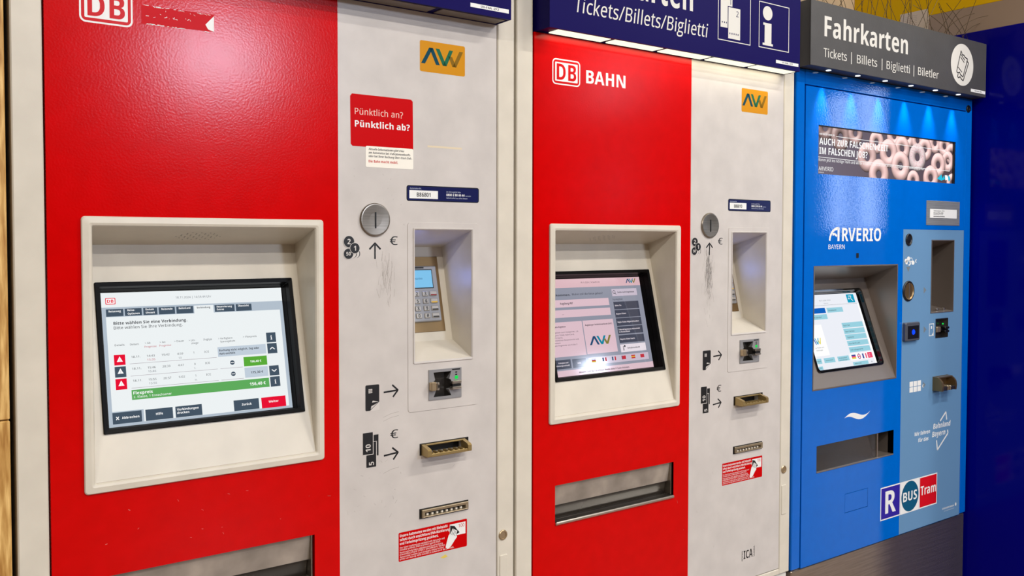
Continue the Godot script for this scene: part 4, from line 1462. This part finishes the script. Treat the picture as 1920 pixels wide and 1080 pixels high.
	M.sign_blue = mat("sign_blue", Color(0.075, 0.045, 0.315), 0.4, 0.0, 0.15)
	M.sign_white = mat("sign_white", Color(0.84, 0.83, 0.80), 0.5)
	M.sign_grey = painted("sign_grey", Color(0.29, 0.285, 0.285), 0.42, 0.4, 0.08, 0.01, 0.2, 15)
	M.lamp_on = glow("light_panel_glow", Color(1.0, 0.98, 0.86), 1.25)
	M.lamp_off = mat("light_panel_unlit", Color(0.42, 0.38, 0.34), 0.45)
	M.spot_glow = glow("spotlight_glow", Color(0.95, 0.98, 1.0), 2.5)
	M.lamp_glow = glow("ceiling_lamp_glow", Color(1.0, 0.975, 0.94), 9.0)
	M.lamp_housing = mat("lamp_housing", Color(0.85, 0.85, 0.85), 0.5)
	M.blue = painted("azure_paint", Color(0.0, 0.385, 0.77), 0.05, 0.42, 0.03, 0.0045, 0.07, 16)
	M.blue.uv1_scale = Vector3.ONE * 3.4
	M.steel_blue = mat("steel_blue_paint", Color(0.39, 0.545, 0.69), 0.3, 0.0, 0.35)
	M.badge_blue = mat("badge_blue", Color(0.16, 0.10, 0.58), 0.4)
	M.badge_teal = mat("badge_teal", Color(0.0, 0.32, 0.45), 0.4)
	M.badge_red = mat("badge_red", Color(0.80, 0.02, 0.05), 0.4)
	var adm := glow("advert_glow", Color.WHITE, 1.0)
	adm.emission_texture = advert_picture()
	adm.emission_operator = BaseMaterial3D.EMISSION_OP_MULTIPLY
	adm.emission_energy_multiplier = 1.2
	M.advert = adm

	# hall
	var floor_m := painted("stone_floor", Color(0.60, 0.52, 0.45), 0.35, 0.5, 0.25, 0.0, 0.0, 21)
	var b := MB.new(floor_m)
	b.box(Vector3(-6, -0.2, -0.7), Vector3(9.2, 0, 8.2))
	struct(b, "floor")
	b = MB.new(mat("ceiling_paint", Color(0.50, 0.49, 0.47), 0.8))
	b.box(Vector3(-6, 4.5, -0.7), Vector3(9.2, 4.7, 8.2))
	struct(b, "ceiling")
	var beige := painted("beige_wall", Color(0.78, 0.68, 0.54), 0.6, 0.3, 0.08, 0.0, 0.0, 22)
	b = MB.new(beige)
	b.box(Vector3(-6, 0, -0.68), Vector3(9.2, 4.5, -0.48))
	struct(b, "wall_back")
	var hall := mat("hall_wall", Color(0.27, 0.25, 0.235), 0.7)
	b = MB.new(hall)
	b.box(Vector3(-6.2, 0, -0.7), Vector3(-6, 4.5, 8.2))
	struct(b, "wall_west")
	# front and east walls with windows: the hall's daylight
	b = MB.new(hall, Transform3D(Basis(Vector3.UP, PI), Vector3(0, 0, 8.0)))
	b.sheet(-9.2, 0.0, 6.0, 4.5, -0.2, 0.0, [[-8.8, 1.5, -8.3, 2.7]])
	struct(b, "wall_front")
	b = MB.new(hall, Transform3D(Basis(Vector3.UP, -PI / 2), Vector3(9.0, 0, 0)))
	b.sheet(-0.7, 0.0, 8.2, 4.5, -0.2, 0.0, [[4.15, 1.4, 4.95, 3.1]])
	struct(b, "wall_east")
	window(1, Transform3D(Basis(Vector3.UP, -PI / 2), Vector3(9.0, 0, 0)), 4.15, 1.4, 4.95, 3.1)
	var opposite := Transform3D(Basis(Vector3.UP, PI), Vector3(0, 0, 8.0))
	window(2, opposite, -8.8, 1.5, -8.3, 2.7)

	# partition at right angles to the machines: blue below, a grey band, yellow above
	b = MB.new(mat("partition_core", Color(0.3, 0.3, 0.32), 0.6))
	b.box(Vector3(2.912, 0, -0.48), Vector3(2.99, 4.5, 0.33))
	var pr := struct(b, "wall_right")
	b = MB.new(mat("ultramarine_gloss", Color(0.0, 0.0, 0.47), 0.12, 0.0, 0.22))
	b.box(Vector3(2.896, 0.0, -0.48), Vector3(2.912, Y0 + 0.699, 0.335), 0.002)
	part(b, "blue_panel", pr)
	b = MB.new(mat("taupe_band", Color(0.60, 0.52, 0.45), 0.6))
	b.box(Vector3(2.898, Y0 + 0.699, -0.48), Vector3(2.912, Y0 + 0.790, 0.335), 0.001)
	part(b, "grey_band", pr)
	b = MB.new(mat("yellow_panel", Color(0.87, 0.69, 0.0), 0.5, 0.0, 0.3))
	b.box(Vector3(2.898, Y0 + 0.790, -0.48), Vector3(2.912, 4.5, 0.335), 0.001)
	part(b, "yellow_panel", pr)

	# spruce boarding left of the machines
	var wood := mat("spruce", Color.WHITE, 0.55)
	wood.albedo_texture = noise_tex(0.012, Color(0.60, 0.40, 0.14), Color(0.95, 0.80, 0.52), 31, 5)
	wood.uv1_triplanar = true
	wood.uv1_scale = Vector3(14, 1.5, 14)
	b = MB.new(mat("boarding_core", Color(0.3, 0.24, 0.16), 0.7))
	b.box(Vector3(-2.4, 0, -0.3), Vector3(-0.1085, 2.6, -0.03))
	var wl := struct(b, "wall_left")
	for i in 4:
		for j in 2:
			b = MB.new(wood)
			var y0: float = [0.0, Y0 - 0.327][j]
			var y1: float = [Y0 - 0.329, 2.6][j]
			b.box(Vector3(-0.1075 - 0.22 * (i + 1) + 0.002, y0, -0.03), Vector3(-0.1075 - 0.22 * i, y1, 0.0), 0.0015)
			part(b, "plank", wl)

	# lamps
	var n := 0
	for p in [[2.5, 1.8], [0.4, 2.7], [0.8, 4.2], [-2.4, 2.8], [-2.4, 4.2], [4.8, 2.8], [5.5, 4.2]]:
		ceiling_lamp(p[0], p[1], n)
		n += 1

	# floodlight high on the wall opposite the machines, mirrored in the red paint
	floodlight("broad white floodlight high on the hall wall opposite the machines", Vector3(2.75, 3.25, 8.0), 0.44, 0.30, 16.0)
	floodlight("small white floodlight near the corner of the hall wall opposite the machines", Vector3(8.3, 3.50, 8.0), 0.22, 0.10, 1.3)

	# machines
	var rng := RandomNumberGenerator.new()
	rng.seed = 42
	var m1 := red_machine(Vector3(0, 0, 0), 0.0, {"label": "red and grey ticket machine with a list of train connections on its screen", "screen": connections_screen, "number": "B86801", "tag": "UV-FAA -2F2", "lamp": M.lamp_off, "lit": 0.0})
	var m2 := red_machine(Vector3(PITCH, 0, 0), -6.0, {"label": "red and grey ticket machine with white BAHN lettering beside the blue machine", "screen": welcome_screen, "number": "B86810", "tag": "UV-FAA -1F3", "lamp": M.lamp_on, "lit": 0.04})
	for m in [m1, m2]:
		var k := ink()
		db_logo(k, M.print_white, mat("logo_red", Color(0.78, 0.0, 0.02), 0.3, 0.0, 0.25), 2, 321, 85.5, 380.5)
		part(k, "company_logo", m)
		k = ink()
		var a: float = 0.0 if m == m1 else 13.0
		k.rrect(mat("sticker_amber", Color(0.78, 0.53, 0.03), 0.3, 0.0, 0.3), 647 + a, 311 + a * 0.2, 758 + a, 375 + a * 0.2, 4)
		k.up()
		avv_logo(k, mat("logo_teal", Color(0.0, 0.25, 0.31), 0.35, 0.0, 0.25), mat("logo_green", Color(0.10, 0.38, 0.27), 0.35, 0.0, 0.25), mat("logo_ochre", Color(0.50, 0.37, 0.05), 0.35, 0.0, 0.25), 650 + a, 328 + a * 0.2, 103, 34)
		part(k, "network_sticker", m, "amber sticker with a three letter logo")
	var k := ink()
	k.poly(M.sticker_red, [Vector2(489, 245), Vector2(493, 250), Vector2(626, 250), Vector2(630, 246), Vector2(631, 147), Vector2(494, 147), Vector2(490, 151)])
	k.up()
	k.rrect(mat("sticker_cream", Color(0.93, 0.91, 0.86), 0.45), 522.5, 107, 631, 149, 3)
	k.text(mat("sticker_pink", Color(0.92, 0.74, 0.68), 0.4), "Pünktlich an?", 499, 210, 12.5, 108)
	k.text(M.print_white, "Pünktlich ab?", 499, 185.5, 12.5, 124, true)
	k.up()
	for l in [["Aktuelle Informationen gibt's hier", 141, 81], ["am Automaten bei ›Fahrplanauskunft‹", 134, 95], ["oder bei Ihrer Buchung über ›Start-Ziel‹.", 127, 99]]: k.text(M.print_black, l[0], 529, l[1], 4.2, l[2], true)
	k.text(M.sticker_red, "Die Bahn macht mobil.", 529, 116.5, 5.0, 66, true)
	part(k, "slogan_sticker", m1, "red sticker asking Pünktlich an, with a white note under it")
	k = ink()
	k.poly(mat("tape_red", Color(0.76, 0.0, 0.05), 0.35, 0.0, 0.2), [Vector2(99.5, 330.5), Vector2(223.5, 333), Vector2(223.5, 364), Vector2(99.5, 362.5)])
	k.up()
	for i in 34:
		var edge: float = [331.5, 362.0][i % 2]
		var x := rng.randf_range(101, 215)
		k.line(M.print_white, Vector2(x, edge + rng.randf_range(-1, 1)), Vector2(x + rng.randf_range(2, 9), edge + rng.randf_range(-1, 1)), rng.randf_range(0.4, 1.3))
	for i in 16:
		var x := rng.randf_range(103, 200)
		var y := rng.randf_range(336, 359)
		k.line(M.print_white, Vector2(x, y), Vector2(x + rng.randf_range(-4, 5), y + rng.randf_range(-3, 3)), rng.randf_range(0.3, 0.9))
	k.poly(M.print_white, [Vector2(223.3, 333.3), Vector2(213, 336), Vector2(208, 344), Vector2(215, 352), Vector2(223.3, 361)])
	part(k, "covering_tape", m1, "scratched strip of red tape")
	k = ink()
	k.text(M.print_white, "BAHN", 104, 333, 30.5, 126, true)
	part(k, "company_lettering", m2)
	k = ink()
	k.text(M.print_black, "ICA", 687, -926, 23, 38, true)
	for x in [679.0, 728.0]:
		k.rect(M.print_black, x + (0.0 if x < 700 else 4.0), -930 if x < 700 else -926, x + 1.2 + (0.0 if x < 700 else 4.0), -902 if x < 700 else -896)
		for i in 7: k.rect(M.print_black, x, -930 + i * 4.4 + (0.0 if x < 700 else 4.0), x + 5, -928.8 + i * 4.4 + (0.0 if x < 700 else 4.0))
	part(k, "maker_print", m2)

	# scratches and dirt on the panels
	var dirt := mat("scratch_dark", Color(0.23, 0.22, 0.21), 0.6)
	var dirt2 := mat("scratch_grey", Color(0.60, 0.57, 0.54), 0.6)
	var chip := mat("paint_chip", Color(0.88, 0.62, 0.58), 0.6)
	k = ink()
	scuffs(k, rng, dirt, 534, -125, 7, 26, 150, 20, 0.35)
	scuffs(k, rng, dirt2, 534, -150, 10, 45, 90, 30, 0.5)
	scuffs(k, rng, dirt2, 620, -780, 90, 90, 14, 8, 0.5)
	part(k, "scratches", m2).set_meta("kind", "stuff")
	k = ink()
	scuffs(k, rng, dirt2, 566, -120, 10, 26, 60, 26, 0.45)
	scuffs(k, rng, dirt2, 560, -540, 70, 40, 24, 9, 0.5, 3.0)
	scuffs(k, rng, dirt2, 560, 80, 45, 45, 30, 4, 0.5, 1.0)
	for y in [-408.0, -400.0, -515.0]: k.path(dirt2, [Vector2(560, y), Vector2(578, y + 6), Vector2(596, y + 8)], 0.6)
	k.rect(mat("glue_trace", Color(0.84, 0.78, 0.66), 0.5), 665, 155, 750, 159)
	k.poly(mat("yellow_smear", Color(0.85, 0.75, 0.35), 0.5), [Vector2(695, -717), Vector2(708, -712), Vector2(714, -718), Vector2(704, -720)])
	scuffs(k, rng, chip, 200, -530, 110, 25, 12, 5, 0.8, 4.0)
	part(k, "scratches", m1).set_meta("kind", "stuff")

	blue_machine()

	# bird spikes along the top of the grey sign
	var sp := thing("bird_spike_strip", "strip of thin steel bird spikes along the top of the grey sign", "bird spikes", Vector3(1.91, Y0 + 0.646, 0.0))
	b = MB.new(M.steel)
	b.box(Vector3(0, 0, -0.012), Vector3(0.965, 0.003, 0.012), 0.0008)
	part(b, "base_strip", sp)
	for i in 48:
		b = MB.new(M.wire)
		var x := 0.012 + i * 0.0198 + rng.randf_range(-0.006, 0.006)
		var lean: float = [0.55, -0.22, 0.2, -0.5][i % 4] + rng.randf_range(-0.3, 0.3)
		var out: float = [0.35, -0.35, 0.1][i % 3] + rng.randf_range(-0.1, 0.1)
		var len := rng.randf_range(0.11, 0.17)
		var pts := [Vector3(x, 0.002, 0)]
		var bend := 0.0 if i < 37 else rng.randf_range(-0.9, 0.9)
		for s in range(1, 6):
			var u := s / 5.0
			pts.append(Vector3(x + lean * len * u + bend * len * u * u, 0.002 + len * u * (1.0 - 0.35 * absf(bend) * u), out * len * u))
		b.tube(pts, 0.0008, 5)
		part(b, "spike", sp)

	# sheet of paper stuck upright behind the spikes
	var ps := thing("paper_sheet", "white handwritten sheet of paper standing behind the bird spikes", "paper", Vector3(2.6, Y0 + 0.646, -0.05))
	b = MB.new(mat("paper", Color(0.88, 0.82, 0.75), 0.8))
	b.box(Vector3(-0.0004, 0.0, -0.056), Vector3(0.0004, 0.09, 0.043))
	part(b, "sheet", ps)
	var hand := Ink.new(null, Transform3D(Basis(Vector3.UP, -PI / 2), Vector3(-0.0004, 0, 0)))
	hand.map = Transform2D(0.0, Vector2(0.001, 0.001), 0.0, Vector2.ZERO)
	hand.z = LAYER
	var grey_ink := mat("pencil", Color(0.45, 0.42, 0.40), 0.7)
	for i in 6:
		var pts := []
		for j in 12: pts.append(Vector2(-40 + j * 4.0, 76 - i * 6 + rng.randf_range(-1.3, 1.3)))
		hand.path(grey_ink, pts, 0.5)
	part(hand, "handwriting", ps)
